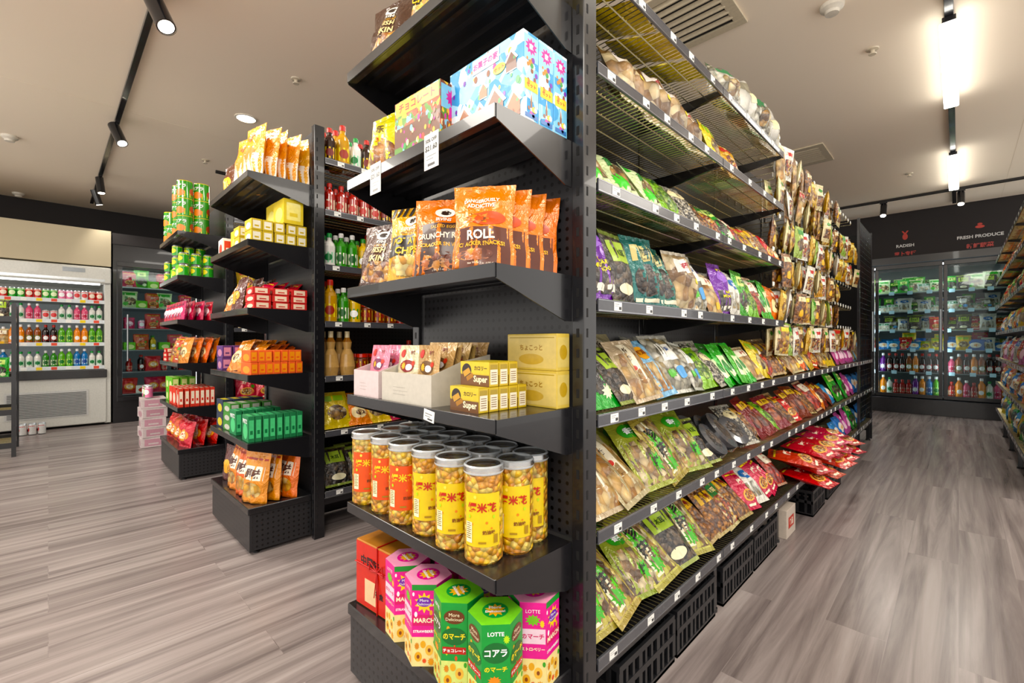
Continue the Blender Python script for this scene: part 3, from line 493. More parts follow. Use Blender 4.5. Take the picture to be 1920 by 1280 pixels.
for k in range(4): on(danger,['frontmost','second','third','rearmost'][k]+' bright orange bag in file at right of snack shelf',-.79,.708+.054*k,z,36-5*k,7,'orange bags in a file')
z=.885
tp=tray('display_tray','',.15,.078,.2,'#d6c4c4'); tw=tray('display_tray','',.24,.08,.2,'#c4beb2')
on(tp,'pale pink open carton holding pink tea sachets on near rack',-1.275,.77,z)
on(tw,'cream open carton holding kraft tea sachets beside the bar boxes',-1.06,.77,z)
for k in range(4): on(saP,ORD[k]+' pink fruit tea sachet from front in pink carton',-1.275,.70+.032*k,z+.006,3*(k%3-1),10+3*(k%2),'pink sachets')
for k in range(4): on(saW,ORD[k]+' cream fruit tea sachet from front in cream carton',-1.112,.70+.03*k,z+.006,3*(k%3-1),10,'cream sachets')
for k in range(6): on(saK,ORD[k]+' kraft tea sachet from front in cream carton',-1.002,.695+.027*k,z+.006+.01*(k%2),7*(k%3-1),6+7*(k%2),'kraft sachets')
for k in range(5): on(superb,ORD[k]+' yellow bar box from front in the lower row',-.83,.70+.0325*k,z,0,0,'snack bar boxes')
for k in range(3): on(superb,ORD[k]+' yellow bar box from front in the upper row',-.83,.7325+.0325*k,z+.0585,0,0,'snack bar boxes')
on(tallyel,'lower pale gold cake box against back panel behind bar boxes',-.78,.889,z)
on(tallyel,'upper pale gold cake box against back panel behind bar boxes',-.78,.889,z+.0925)
z=.55
for j in range(3):
    for i in range(6):
        x=-.785-.108*i+ (.014 if j==1 else 0); p=jarO if i>=3 and j<2 or i==4 else jarY
        if i==5 and j>0: p=jarO
        y=.708+.086*j if j<2 else .867
        w=['front','middle','back'][j]
        on(p,f'{p.desc}, {ORD[i]} from right in {w} row on near rack',x+random.uniform(-.003,.003),y-(.006*(i%2) if j==0 else 0),z,math.degrees(math.atan2(-x,y))-random.uniform(0,10),0,'popcorn jars')
z=.2345
gift=MB(); gift.box(-.095,.095,-.09,.09,0,.2,C('#b5762f','paper'),.003)
decals(gift,lambda x,zz,e:(x,-.09-e*.5,zz),.095,.2,[('r',-.98,.98,.02,.98,'#cf2a1c'),('r',-.5,.1,.1,.45,'#e9c8a0'),('t','中国味',-.2,.72,.16,'#1a1010',1.2),('t','礼盒',.3,.3,.1,'#1a1010',.8)])
decals(gift,lambda x,zz,e:(.095+e*.5,x,zz),.09,.2,[('r',-.98,.98,.0,.5,'#cf2a1c'),('t','小笼村',0,.7,.16,'#2a1408',1.4)])
gm=gift.mesh('gift_box'); rb=MB()
rm=C('#b81818','plastic'); rb.tube((-.097,-.0925,.13),(.097,-.0925,.13),.002,rm); rb.tube((0.02,-.0925,0),(0.02,-.0925,.2),.002,rm); rb.tube((0.02,-.092,.202),(0.02,.092,.202),.002,rm); rb.tube((.097,-.09,.13),(.097,.09,.13),.002,rm)
for s in(-1,1):
    rb.tube((.02,-.093,.13),(.02+s*.03,-.097,.155),.002,rm); rb.tube((.02+s*.03,-.097,.155),(.02+s*.035,-.096,.125),.002,rm); rb.tube((.02+s*.035,-.096,.125),(.02,-.093,.13),.002,rm); rb.tube((.02,-.093,.13),(.02+s*.012,-.095,.05),.0015,rm)
gp=Proto('gift_box','box','',gm,.19,.2,.18,[('ribbon',rb.mesh('ribbon'))]); on(gp,'red and brown cardboard gift box tied with red string',-1.262,.775,z,5)
hx=[(hexP,-1.115,.715,-8,'leftmost pink strawberry biscuit box beside the gift box'),(hexP,-.995,.70,-16,'second pink strawberry biscuit box left of the green ones'),(hexG,-.875,.705,-20,'left green chocolate biscuit box on base of near rack'),(hexG,-.752,.712,48,'right green chocolate biscuit box on base of near rack'),(hexP,-.745,.835,40,'pink biscuit box behind the right green one'),(hexP,-1.06,.83,30,'pink biscuit box in back row behind pink ones'),(hexP,-.94,.835,0,'pink biscuit box in back row behind left green one')]
for p,x,y,r,l in hx: on(p,l,x,y,z,r,0,'hexagonal biscuit boxes')
# ------------------------------------------------------------ long rack rows
def rackrow(z,li,seq,Y0,tilt,place,X=-.655,deep=1,rz=90,g=None,sg=-1,jit=4,ymax=99,big=1,ydeep=99):
    y=Y0; i=0
    for p,n,pitch in seq:
        for _ in range(n):
            y+=pitch/2
            if y>ymax: return
            for k in range(deep if y<ydeep else 1):
                a=R(tilt+random.uniform(-6,6)); d=p.d/2; sc=random.uniform(.9,1.08)*big
                xx=X+sg*(.018+d*math.cos(a)+k*max(.075,p.d/math.cos(a)+.02)+random.uniform(0,.012))
                zz=z+.002+d*math.sin(a)*.6+.002
                lab=f'{p.desc}, {ORD[i]} along {place}' if k==0 else f'{p.desc} behind, {ORD[i]} along {place}'
                j2=jit if i else 2
                put(p,lab,(xx,y+random.uniform(-.008,.008),zz),R(rz+random.uniform(-j2,j2)),a,g,R(random.uniform(-j2*.6,j2*.6)),sc)
            y+=pitch/2; i+=1
def long(li,seq,Y0,tilt,deep,jit=4,ymax=99): rackrow(RL[li],li,seq,Y0,tilt,RN[li]+' of long rack',deep=deep,g='packets on long rack '+RN[li],jit=jit,ymax=ymax,ydeep=2.2)
long(0,[(yellow,4,.19)],1.0,78,1); 
rackrow(RL[0],0,[(cleargreen,1,.19),(clearplain,1,.19),(cleargreen,1,.19),(clearplain,1,.2)],1.96,18,'top of second bay',X=-.62,deep=1,jit=8,g='clear bags on top of second bay',big=1.02)
long(1,[(mushbag,4,.15),(yellow,1,.22),(gold,1,.22)],1.2,24,1,9)
long(2,[(whgr,3,.15),(lime,1,.13),(ses,1,.13),(brown,1,.14),(bean,1,.14),(green,1,.12),(chil,1,.13),(gold,2,.13),(brown,1,.13),(red,1,.12),(orange,1,.12)],1.01,38,2,10)
long(3,[(purp,1,.13),(olive,1,.12),(teal,2,.15),(mushbag,1,.13),(clear,1,.13),(tan,1,.12),(purp,1,.12),(white,1,.13),(green,1,.13),(lime,1,.11),(chil,1,.1),(greenthin,3,.04),(orange,1,.11)],1.02,18,2,8)
long(4,[(green,1,.13),(olive,1,.12),(beige,1,.12),(lblue,1,.14),(clear,2,.13),(lime,1,.12),(ses,1,.12),(greenthin,8,.042),(tan,1,.14),(yellow,1,.13),(chil,1,.12),(brown,1,.13),(gold,1,.12),(tan,2,.13),(orange,1,.12),(lblue,1,.12),(gold,1,.13),(red,1,.12),(bean,1,.13),(tan,1,.13),(yellow,2,.13)],1.02,36,2,11,4.38)
long(5,[(beige,2,.17),(cal2,1,.15),(cal,1,.15),(cal2,1,.13),(olive,1,.1),(roundp,3,.12),(ses,1,.12),(brown,1,.12),(dkred,2,.12),(lime,1,.12),(dkred,1,.12),(brown,1,.13),(red,1,.13),(dkred,2,.13),(brown,2,.13),(chil,1,.13),(orange,1,.13),(dkred,2,.13),(bluep,1,.15)],1.01,44,2,11,4.38)
long(6,[(cal,2,.12),(cal2,1,.13),(cal,1,.13),(olive,1,.13),(cal,1,.14),(brown,2,.13),(bean,1,.12),(brown,1,.12),(red,1,.13),(white,1,.13),(red,2,.13),(chil,1,.13)],1.03,48,2,11,3.0)
for li,sq in((4,[(pinkp,6,.14),(lblue,4,.17)]),(5,[(green,3,.17),(pinkp,2,.17),(bluep,4,.2)]),(6,[(bluep,2,.21),(pinkp,2,.16),(green,2,.17),(bluep,3,.21)])):
    rackrow(RL[li],li,sq,4.42,26,RN[li]+' in far bays',g='packets in the far bays',ymax=6.08)
hs=[hgold,hwh,hred,hbr,hcr,hch,hgr,hwh,hbr,hgold,hcr]
for b in(2,3,4):
    for ri,z in enumerate(HK):
        if b==4 and ri not in(1,2,5): continue
        for k in range(7):
            for q in range(2 if b<4 else 1):
                if random.random()<.05: continue
                p=hs[(k+ri*4+b*3)%11] if not(ri==0 and b==2) else [hst,hwh,hst,hcr,hst,hbr,hst][k]; y=YB[b]+.06+k*.123
                nm=f"{p.desc}, {ORD[ri]} hook row, {ORD[k]} column, {ORD[b]} bay{['',' rear'][q]}"
                put(p,nm,(-.69-.05*q+random.uniform(-.015,.012),y+random.uniform(-.01,.01),z-p.h-.002+random.uniform(-.012,.0)),R(90+random.uniform(-22,22)),R(random.uniform(-8,5)),'packets hanging on hooks',R(random.uniform(-6,6)),random.uniform(.96,1.1))
for k in range(15):
    L_,q=k//5,k%5; zz=.245+.05*L_; y=3.1+.25*q+random.uniform(-.04,.04)+.06*(L_%2)
    o=put(red,f"large red snack bag lying flat, {['bottom','middle','top'][L_]} layer, {ORD[q]} pile",(-.50-.035*L_+random.uniform(-.03,.03),y,zz),R(90+random.uniform(-18,18)),R(82),'red bags spilling over the lowest shelf',R(random.uniform(-4,4))); o.scale=(1.35,1.0,1.3)
def crate(desc,x0,x1,y0,y1,h,z0=0):
    m=MB(); w=x1-x0; l=y1-y0; K=C('#17181b','plastic')
    m.box(0,w,0,l,0,.01,K)
    for zz in(.0,h*.48,h-.02): 
        for a,b,c,d in((0,w,0,.01),(0,w,l-.01,l),(0,.01,.01,l-.01),(w-.01,w,.01,l-.01)): m.box(a,b,c,d,zz,zz+.018,K)
    n=int(l/.035)
    for i in range(n+1):
        y=i*(l-.012)/n
        for x in(0,w-.01): m.box(x,x+.009,y,y+(.012 if i%3 else .02),.018,h-.02,K)
    n=int(w/.04)
    for i in range(1,n):
        x=i*w/n
        for y in(0,l-.01): m.box(x,x+.012,y,y+.009,.018,h-.02,K)
    o=obj('plastic_crate',m.mesh('plastic_crate'),None,(x0,y0,z0)); tag(o,desc,'crate','black crates under the long rack')
crate('black lattice crate under the long rack nearest the camera',-.93,-.665,1.1,1.44,.155)
crate('black lattice crate second from camera under the long rack',-.93,-.665,1.46,1.79,.155)
crate('black lattice crate third from camera under the long rack',-.93,-.665,1.87,2.24,.155)
crate('black lattice crate fourth from camera under the long rack',-.93,-.665,2.26,2.62,.155)
crate('black lattice crate under the red bags, fifth from the camera',-.93,-.62,3.2,3.53,.155)
crate('black lattice crate under the red bags, sixth from the camera',-.93,-.62,3.62,4.1,.155)
cb=carton('storage_carton','box','',.18,.15,.16,'#c4b8ac',[('r',-.6,.6,.3,.7,'#b8443a'),('t','食品',0,.5,.25,'#f2ead8')],[('r',-.7,.7,.3,.75,'#b85a50'),('t','食品',0,.52,.25,'#f2ead8')])
put(cb,'pale cardboard carton with red print beside crates under long rack',(-.73,2.83,0),R(90))
# ------------------------------------------------------------ bottles etc
def bottle(desc,liq,cap,lab,h=.2,r=.032,ink='#ffffff',neck=.4):
    l=C(liq,'gloss'); c=C(cap,'plastic')
    pf=[(0,0,l),(r*.9,0,l),(r,.008,l),(r,h*.62,l),(r*.85,h*.7,l),(r*neck,h*.8,l),(r*neck,h*.88,l)]
    return turned('bottle','bottle',desc,pf,[('r',-1.9,1.9,.15,.5,lab),('e',0,.33,.5,.12,ink)],r,[('cap',[(r*neck+.002,h*.87,c),(r*neck+.002,h*.97,c),(r*neck,h,c),(0,h,c)])],14)
def can(desc,c1,c2,h=.12,r=.033):
    a=C(c1,'gloss'); mt=C('#c8ccd0','metal')
    return turned('drink_can','can',desc,[(0,.002,mt),(r*.8,0,mt),(r,.008,a),(r,h-.01,mt),(r*.86,h,mt),(r*.84,h-.004,mt),(0,h-.004,mt)],[('e',0,.5,.6,.22,c2),('r',-1.5,1.5,.8,.86,c2)],r,(),14)
bRed=bottle('red chilli sauce bottle','#a01a12','#c8281c','#e8dcc0',.17,.031,'#c0281c'); bGreen=bottle('green vinegar bottle','#3a8a2c','#e9e9e9','#f2f2e0',.2,.03,'#0f5a1a')
bOil=bottle('golden cooking oil bottle','#c9941a','#c0281c','#f2e04a',.24,.038,'#a02a12'); bSoy=bottle('dark soy sauce bottle','#2a1208','#c0281c','#e9c24a',.2,.033,'#7a1a12')
bYel=bottle('yellow mustard bottle','#d8b01b','#2f8a2c','#2f8a2c',.19,.033); bOr=bottle('orange drink bottle','#f08a1e','#ffffff','#ffb23a',.22,.032,'#ffffff'); bBlue=bottle('blue sports drink bottle','#2f78b8','#ffffff','#d8e8f4',.22,.032,'#1a4a9a'); bDark=bottle('dark cola bottle','#1e0e0a','#c0281c','#c0281c',.22,.032); bWh=bottle('white yoghurt drink bottle','#e6e6e0','#2f9a4a','#8fd0a8',.19,.031,'#157a3a'); bTea=bottle('amber tea bottle','#9a4a12','#f2f2f2','#3a8a2a',.22,.032); bPink=bottle('pink berry drink bottle','#e66a8a','#ffffff','#f7d0dc',.19,.031,'#c0284a'); bGr2=bottle('green tea bottle','#5fae2f','#ffffff','#d8f08a',.22,.032,'#157a26'); bPur=bottle('purple grape drink bottle','#6a2f8a','#ffffff','#c9a0e0',.22,.032)
jarS=turned('sauce_jar','jar','squat brown sauce jar',[(0,0,C('#5a2412','gloss')),(.034,0,C('#5a2412','gloss')),(.036,.008,C('#7a3014','gloss')),(.036,.09,C('#5a2412','gloss')),(.03,.1,C('#5a2412','gloss')),(.03,.105,C('#5a2412','gloss'))],[('r',-2,2,.2,.75,'#e9c24a'),('t','酱油',0,.5,.3,'#a01a12')],.036,[('lid',[(.033,.1,C('#c8281c','gloss')),(.033,.12,C('#c8281c','gloss')),(0,.121,C('#c8281c','gloss'))])],16)
cRed=can('red drink can','#cf2320','#f6e6d0'); cGreen=can('green drink can','#3aa53a','#e9f6c8'); cWhite=can('white drink can','#e4e4e2','#e05a5a'); cPink=can('pink drink can','#f08ab0','#ffffff')
vase=turned('ceramic_bottle','bottle','tan ceramic gourd bottle',[(0,0,C('#cda56a','gloss')),(.035,0,C('#cda56a','gloss')),(.045,.05,C('#cda56a','gloss')),(.036,.12,C('#cda56a','gloss')),(.02,.15,C('#cda56a','gloss')),(.026,.19,C('#8a5a2a','gloss')),(.014,.215,C('#e9d9b0','gloss')),(.014,.25,C('#e9d9b0','gloss')),(0,.25,BLK)],(),None,(),16)
def brow(z,li,seq,depth,X=-2.43,Y0=1.06):
    y=Y0; i=0
    for p,n in seq:
        for _ in range(n):
            y+=p.w/2+.003
            for k in range(depth): put(p,f"{p.desc}, {ORD[i]} along {RN[li]} of sauce aisle{['',', middle row',', back row'][k]}",(X-.035-p.w/2-k*(p.w+.012),y,z+.0035),R(60+random.uniform(-20,20)),0,'bottles in the sauce aisle')
            y+=p.w/2+.003; i+=1
brow(2.03,0,[(bSoy,1),(bOil,1),(bWh,1),(bSoy,1),(bYel,1),(jarS,2),(bOil,1),(bSoy,2)],2)
brow(1.753,1,[(bRed,5),(bSoy,1),(bRed,2),(bTea,1),(bSoy,1)],2); brow(1.456,2,[(bWh,1),(bGreen,2),(bYel,1),(bOil,1),(jarS,2),(bWh,2),(bGreen,2)],2)
brow(1.15,3,[(bOil,1),(bGreen,1),(bYel,1),(jarS,3),(bRed,4)],2); brow(.854,4,[(vase,2),(jarS,3),(bRed,2),(bSoy,2)],2)
for li,sq in((5,[(yellow,1,.12),(orange,1,.13),(yellow,1,.12),(red,1,.13),(yellow,2,.13)]),(6,[(olive,3,.14),(ses,3,.14)])): rackrow(RL[li],li,sq,1.08,35,RN[li]+' of sauce aisle',X=-2.43,deep=2,jit=9)
for li,sq in((1,[(red,2,.15)]),(2,[(gold,2,.15)]),(3,[(tan,3,.15)]),(4,[(orange,3,.15)]),(5,[(red,3,.15)]),(6,[(brown,3,.15)])): rackrow(RL[li],li,sq,1.08,20,RN[li]+' of leftmost aisle',X=-4.14)
# ------------------------------------------------------------ middle and far end racks
TN=['base','fifth shelf','fourth shelf','third shelf','second shelf','top shelf']
def files(tw,tier,z,cols):
    for (pos,p,x,y0,pit,n,lay,rz,ti) in cols:
        for L in range(lay):
            for k in range(n):
                pre='' if lay==1 else ['lower ','upper ','topmost '][L]
                put(p,f"{pre}{p.desc}, {ORD[k]} back in {pos} file, {tier} of {tw} rack",(x+(random.uniform(-.012,.012) if ti else 0),y0+pit*k,z+L*(p.h+.001)),R(rz+random.uniform(-4,4)*(2 if ti else 1)),R(ti),f'goods on {tier} of {tw} rack',R(random.uniform(-5,5)) if ti else 0)
def sbox(desc,w,h,d,body,c2,txt='',tc='#ffffff'): return carton('snack_box','small box',desc,w,h,d,C(body,'paper'),[('e',.1,.4,.7,.3,c2)]+([('t',txt,0,.78,.16,tc,1.5)] if txt else []),[('r',-.7,.7,.15,.85,c2),('r',-.4,.4,.3,.45,body)],[('r',-.8,.8,.2,.8,c2)])
yb=sbox('yellow biscuit carton',.15,.13,.1,'#e3c81e','#f6ea8a'); sy=sbox('small gold and white box',.1,.055,.05,'#cdb238','#f4f0dc'); wr=sbox('white box with red fruit',.12,.1,.06,'#efe9e0','#d94a3a'); rbx=sbox('flat red snack box',.13,.035,.08,'#c81f1c','#f2d8c0'); pub=sbox('purple wafer box',.12,.07,.05,'#5a3474','#c98aa8'); ob=sbox('orange biscuit box',.13,.06,.034,'#f0601b','#f9a04a'); gb=sbox('green stick biscuit box',.115,.13,.03,'#157a45','#5fd08a','PRETZ','#ffffff'); db=sbox('yellow and navy box',.12,.08,.05,'#26324a','#d9c83a'); gyb=sbox('small green and grey box',.12,.05,.05,'#4a8a3a','#c8c8bc'); rstick=sbox('red stick biscuit box',.11,.14,.03,'#d9361f','#f6e6d0'); gst=sbox('lime green snack box',.12,.1,.05,'#6abf2f','#e9f6a8'); pkb=sbox('pale white and pink carton',.24,.095,.2,'#d6c8c8','#c898a6')
obag=pouch('snack_bag','snack bag','orange and white biscuit bag',.19,.27,.07,C('#f0a424','foil'),[('r',-1,1,0,.42,'#f4ead8'),('e',0,.42,.6,.15,'#d9801e'),('t','小饼',0,.75,.12,'#7a2a0a',1.1),('r',-.9,.9,.86,.9,'#f6e04a')],'stand',61)
yw=pouch('snack_bag','snack bag','orange plain biscuit bag',.17,.25,.065,C('#e8802a','foil'),[('e',0,.25,.75,.16,food('biscuits',['#e9b04a','#c9822c','#f4d38a'],30)),('r',-.8,.8,.45,.72,'#f4ead8'),('t','原味',0,.58,.18,'#4a1a0a',1.2),('r',-.9,.9,.84,.88,'#b0301a')],'stand',62)
brb=pouch('snack_bag','snack bag','dark brown snack bag',.15,.2,.05,C('#5a2f20','foil'),[('e',0,.4,.7,.2,'#e9b04a')],'stand',63)
redb=pouch('snack_bag','snack bag','glossy red snack bag',.17,.2,.07,C('#d0201c','foil'),[('e',0,.45,.7,.22,'#e9a04a'),('e',0,.45,.45,.14,'#f6ead0'),('t','辣',0,.45,.16,'#c0281c')],'pillow',64)
pinkj=pouch('snack_bag','snack bag','pink jelly pouch',.11,.15,.04,C('#c83a58','foil'),[('e',0,.45,.7,.22,'#f9dfe6'),('r',-.5,.5,.75,.85,'#7a2a4a'),('e',0,.3,.4,.1,'#8a3a6a')],'stand',65)
gtin=turned('biscuit_tin','tin','green and yellow biscuit tin',[(0,0,WHITE),(.052,0,C('#3f9a2c','gloss')),(.052,.13,C('#e9d23a','gloss')),(.05,.135,C('#f2efe0','gloss')),(0,.135,WHITE)],[('r',-2,2,.06,.4,'#e9d84a'),('e',0,.3,.5,.2,'#e9882a'),('t','コアラ',0,.68,.2,'#ffffff',1.2),('e',1.3,.4,.4,.2,'#c0502a'),('e',-1.3,.4,.4,.2,'#c0502a')],.052,(),16)
gcan=can('small green snack tin','#3fa53a','#f2e04a',.09,.035)
mx='middle'
files(mx,TN[5],LV[5],[('left',brb,-3.05,.74,.07,3,1,8,5),('third',obag,-2.76,.74,.06,3,1,14,6),('right',obag,-2.59,.735,.055,5,1,18,4)])
files(mx,TN[4],LV[4],[('left',wr,-3.1,.74,.07,3,1,0,0),('second',yb,-2.93,.79,.12,2,1,0,0),('third',yb,-2.74,.85,.12,1,1,0,0),('front',sy,-2.76,.73,.055,2,2,0,0),('right',sy,-2.54,.725,.055,5,2,0,0)])
put(yb,'yellow biscuit carton at rear on top of stacked small gold boxes',(-2.56,.90,LV[4]+.1125),0,0)
put(yb,'second yellow biscuit carton at rear beside the stacked gold boxes',(-2.74,.92,LV[4]+.132),0,0)
files(mx,TN[3],LV[3],[('left',orange,-3.06,.74,.07,3,1,4,25),('second',brb,-2.88,.74,.07,3,1,4,12),('third',red,-2.71,.74,.06,3,1,4,40),('right',rbx,-2.55,.75,.09,3,3,0,0)])
files(mx,TN[2],LV[2],[('left',pub,-3.1,.73,.055,5,2,0,0),('second',orange,-2.95,.735,.055,4,1,4,30),('third',orange,-2.79,.735,.05,4,1,4,42),('right',ob,-2.55,.71,.036,7,2,0,0)])
files(mx,TN[1],LV[1],[('left',db,-3.1,.73,.055,4,2,0,0),('second',gyb,-2.95,.73,.055,4,3,0,0),('third',gb,-2.79,.71,.032,7,1,0,0),('right',gb,-2.55,.705,.0325,8,1,0,0)])
files(mx,TN[0],LV[0],[('left',brb,-3.08,.75,.08,2,1,5,5),('second',yw,-2.9,.735,.075,3,1,6,6),('third',yw,-2.73,.735,.075,3,1,14,6),('right',yw,-2.56,.735,.075,3,1,20,6)])
fx='leftmost'
files(fx,TN[5],LV[5],[('left',gtin,-4.86,.745,.11,2,2,20,0),('second',gtin,-4.7,.745,.11,2,1,20,0),('third',gtin,-4.48,.745,.11,2,3,20,0),('right',gtin,-4.3,.745,.11,2,3,40,0)])
files(fx,TN[4],LV[4],[('left',gcan,-4.85,.73,.08,3,2,20,0),('second',gst,-4.68,.75,.06,3,1,0,0),('third',gcan,-4.5,.73,.08,3,3,20,0),('fourth',gst,-4.36,.73,.06,4,1,0,0),('right',gcan,-4.25,.73,.08,3,2,20,0)])
files(fx,TN[3],LV[3],[(q,pinkj,x,.72,.055,4,1,6,6) for q,x in(('left',-4.87),('second',-4.74),('third',-4.61),('fourth',-4.48),('fifth',-4.35),('right',-4.24))])
files(fx,TN[2],LV[2],[('left',rbx,-4.85,.74,.09,2,3,0,0),('second',gold,-4.68,.73,.06,4,1,6,14),('third',red,-4.53,.73,.06,4,1,6,14),('fourth',gold,-4.41,.73,.06,4,1,6,14),('right',orange,-4.26,.73,.06,4,1,6,14)])
files(fx,TN[1],LV[1],[('left',gst,-4.85,.74,.06,3,2,0,0),('second',gst,-4.71,.74,.06,3,2,0,0),('third',rstick,-4.56,.71,.034,7,1,0,0),('fourth',rstick,-4.42,.71,.034,7,1,0,0),('right',rstick,-4.27,.71,.034,7,1,0,0)])
files(fx,TN[0],LV[0],[('left',redb,-4.83,.74,.09,3,1,6,12),('second',redb,-4.64,.74,.09,3,1,6,12),('third',redb,-4.46,.74,.09,3,1,6,12),('right',redb,-4.28,.74,.09,3,1,10,12)])
for k in range(5): put(pkb,['bottom','second','third','fourth','top'][k]+' pale white and pink carton in floor stack beside leftmost rack',(-5.83,.74,.002+.097*k),R(3*((k%2)*2-1)),0,'pale cartons stacked on floor')
for k in range(3): put([cPink,cGreen,cPink][k],f'{ORD[k]} small drink can from left on the pale carton stack',(-5.91+.08*k,.70,.489),R(20*k),0,'cans on the carton stack')
# ------------------------------------------------------------ left chiller and black cooler
XC=-7.7; CW=C('#d2d2cc','plastic')
r=empty('open_chiller','white open front drinks chiller on the left under cream panel','chiller',(XC,-.5,0)); 
def rp(nm,m,par=r,org=(XC,-.5,0)):
    for i,v in enumerate(m.v): m.v[i]=(v[0]-org[0],v[1]-org[1],v[2]-org[2])
    return obj(nm,m.mesh(nm),par)
m=MB(); m.box(-8.8,-8.6,-1.9,.56,.02,2.0,CW); m.box(-8.6,XC-.02,.5,.56,.02,1.98,CW,.004); m.box(-8.6,XC-.02,-1.9,-1.84,.02,1.98,CW,.004); rp('cabinet',m)
m=MB(); m.box(-8.6,XC+.02,-1.9,.56,1.78,1.98,CW,.01); m.box(XC+.02,XC+.024,-1.84,.5,1.8,1.83,C('#c8ccd0','metal')); rp('canopy',m)
m=MB(); m.box(-8.5,XC,-1.86,.52,.03,.64,CW,.01); m.box(XC-.02,XC+.03,-1.86,.52,.60,.70,C('#2a2a2c','plastic'),.006); bb=rp('base_cabinet',m)
m=MB(); m.box(XC,XC+.006,-.35,.35,.14,.46,C('#c9cac8','plastic'))
for k in range(15): m.box(XC+.006,XC+.012,-.33,.33,.16+k*.019,.168+k*.019,C('#6a6c6c','plastic'))
rp('grille',m,bb)
m=MB(); m.box(XC+.0205,XC+.0225,.12,.32,1.9,1.95,C('#8a8e92','metal')); rp('badge_plate',m)
CL=[.74,1.03,1.31,1.56]
for z in CL:
    m=MB(); m.box(-8.55,XC-.06,-1.84,.5,z-.02,z,CW); m.box(XC-.06,XC-.054,-1.84,.5,z-.035,z+.01,C('#dfe6ea','plastic')); s=rp('shelf',m)
    for k in range(9):
        q=MB(); y=-.6+k*.125; q.box(XC-.054,XC-.053,y,y+.05,z-.03,z+.004,C(['#f6f6f0','#f7d94a','#e96a5a'][k%3],'paper')); rp('price_ticket',q,s)
m=MB(); m.box(XC-.12,XC-.08,-1.8,.46,1.765,1.778,C('#ffffff','paper',6)); m.box(-8.58,-8.56,-1.8,.46,.8,1.7,C('#b9c2c4','paper',.12)); rp('light_strip_glow',m)  # strip lamp, plus back panel given a faint glow as interior light
cs_=[[cRed,cWhite,cPink,cGreen,cRed,cGreen],[bWh,bPink,bWh,cWhite,bPink],[bGr2,bOr,bGr2,bDark,bTea,bOr,bPink],[bWh,bBlue,bGr2,bGreen,bWh]]
for li,z in enumerate(CL[::-1]):
    for k in range(15):
        p=cs_[li][(k//2)%len(cs_[li])]; y=.455-k*.068
        for q in range(2): put(p,f"{p.desc}, {ORD[k]} from right, {['top','second','third','lowest'][li]} chiller shelf{['',', back row'][q]}",(XC-.12-q*.085,y,z),R(90),0,'drinks in the open chiller')
m=MB(); m.box(-8.84,XC,-3,.56,2.0,2.45,wallmat('cream_panel','#c2b69a',.9)); st('trim_1',m)
for k in range(6): put(cWhite,f"{['front','back'][k//3]} row silver can, {ORD[k%3]} from left, on floor before chiller",(-7.45-.08*(k//3),-.2+.075*(k%3),.001),0,0,'cans on floor before the chiller')
r2=empty('glass_door_cooler','black framed glass door cooler beside the white chiller','cooler',(XC,1.2,0)); og=(XC,1.2,0)
m=MB(); m.box(-8.8,-8.6,.58,3.2,0,2.3,BLK); m.box(-8.6,XC-.04,.58,.64,0,2.3,BLK); m.box(-8.6,XC-.04,3.14,3.2,0,2.3,BLK); m.box(-8.6,XC-.04,.64,3.14,2.05,2.3,BLK); m.box(-8.6,XC-.04,.64,3.14,0,.3,BLK); rp('cabinet',m,r2,og)
for k in range(3):
    y0=.62+k*.85; m=MB()
    for a,b,c,d in((y0,y0+.84,.28,.34),(y0,y0+.84,2.02,2.08),(y0,y0+.05,.34,2.02),(y0+.79,y0+.84,.34,2.02)): m.box(XC-.04,XC,a,b,c,d,BLK,.003)
    dr=rp('door',m,r2,og); m=MB(); m.box(XC-.025,XC-.02,y0+.05,y0+.79,.34,2.02,GLASS); rp('glass_pane',m,dr,og)
    m=MB(); m.tube((XC+.03,y0+.1,.8),(XC+.03,y0+.1,1.4),.01,C('#b8bcc0','metal')); m.tube((XC-.001,y0+.1,.82),(XC+.03,y0+.1,.82),.006,C('#b8bcc0','metal')); m.tube((XC-.001,y0+.1,1.38),(XC+.03,y0+.1,1.38),.006,C('#b8bcc0','metal')); rp('handle',m,dr,og)
m=MB(); m.box(-8.59,-8.58,.7,3.1,.35,2.0,C('#9aa6a8','paper',.08)); m.box(XC-.1,XC-.08,.66,3.1,2.03,2.045,C('#ffffff','paper',12));  # back panel emits a little, standing in for light inside; strip above is lamp
for k in range(4): y0=.63+k*.82; m.box(XC-.07,XC-.05,y0,y0+.012,.4,2.0,C('#ffffff','paper',8))
rp('light_strip_glow',m,r2,og)
ZL=[.36,.65,.94,1.22,1.5,1.77]
for z in ZL:
    m=MB(); m.box(-8.55,XC-.1,.66,3.12,z-.015,z,C('#c8ccd0','metal')); rp('shelf',m,r2,og)
cyc=[[redb,wr,redb],[bRed,bDark,redb],[gst,red,bYel],[pinkj,cPink,red],[whgr,gst,red],[red,green,gst]]
for li,z in enumerate(ZL):
    for k in range(8):
        p=cyc[li][k%3]
        for q in range(2): put(p,f"{p.desc}, {ORD[k]} from left, {ORD[li]} shelf up in left glass cooler{['',', rear'][q]}",(XC-.2-.12*q,.76+k*.125,z),R(90),0,'goods in the left glass cooler')
m=MB(); m.box(-8.84,XC-.02,.575,9.7,2.3,2.44,DARKW); st('trim_2',m)
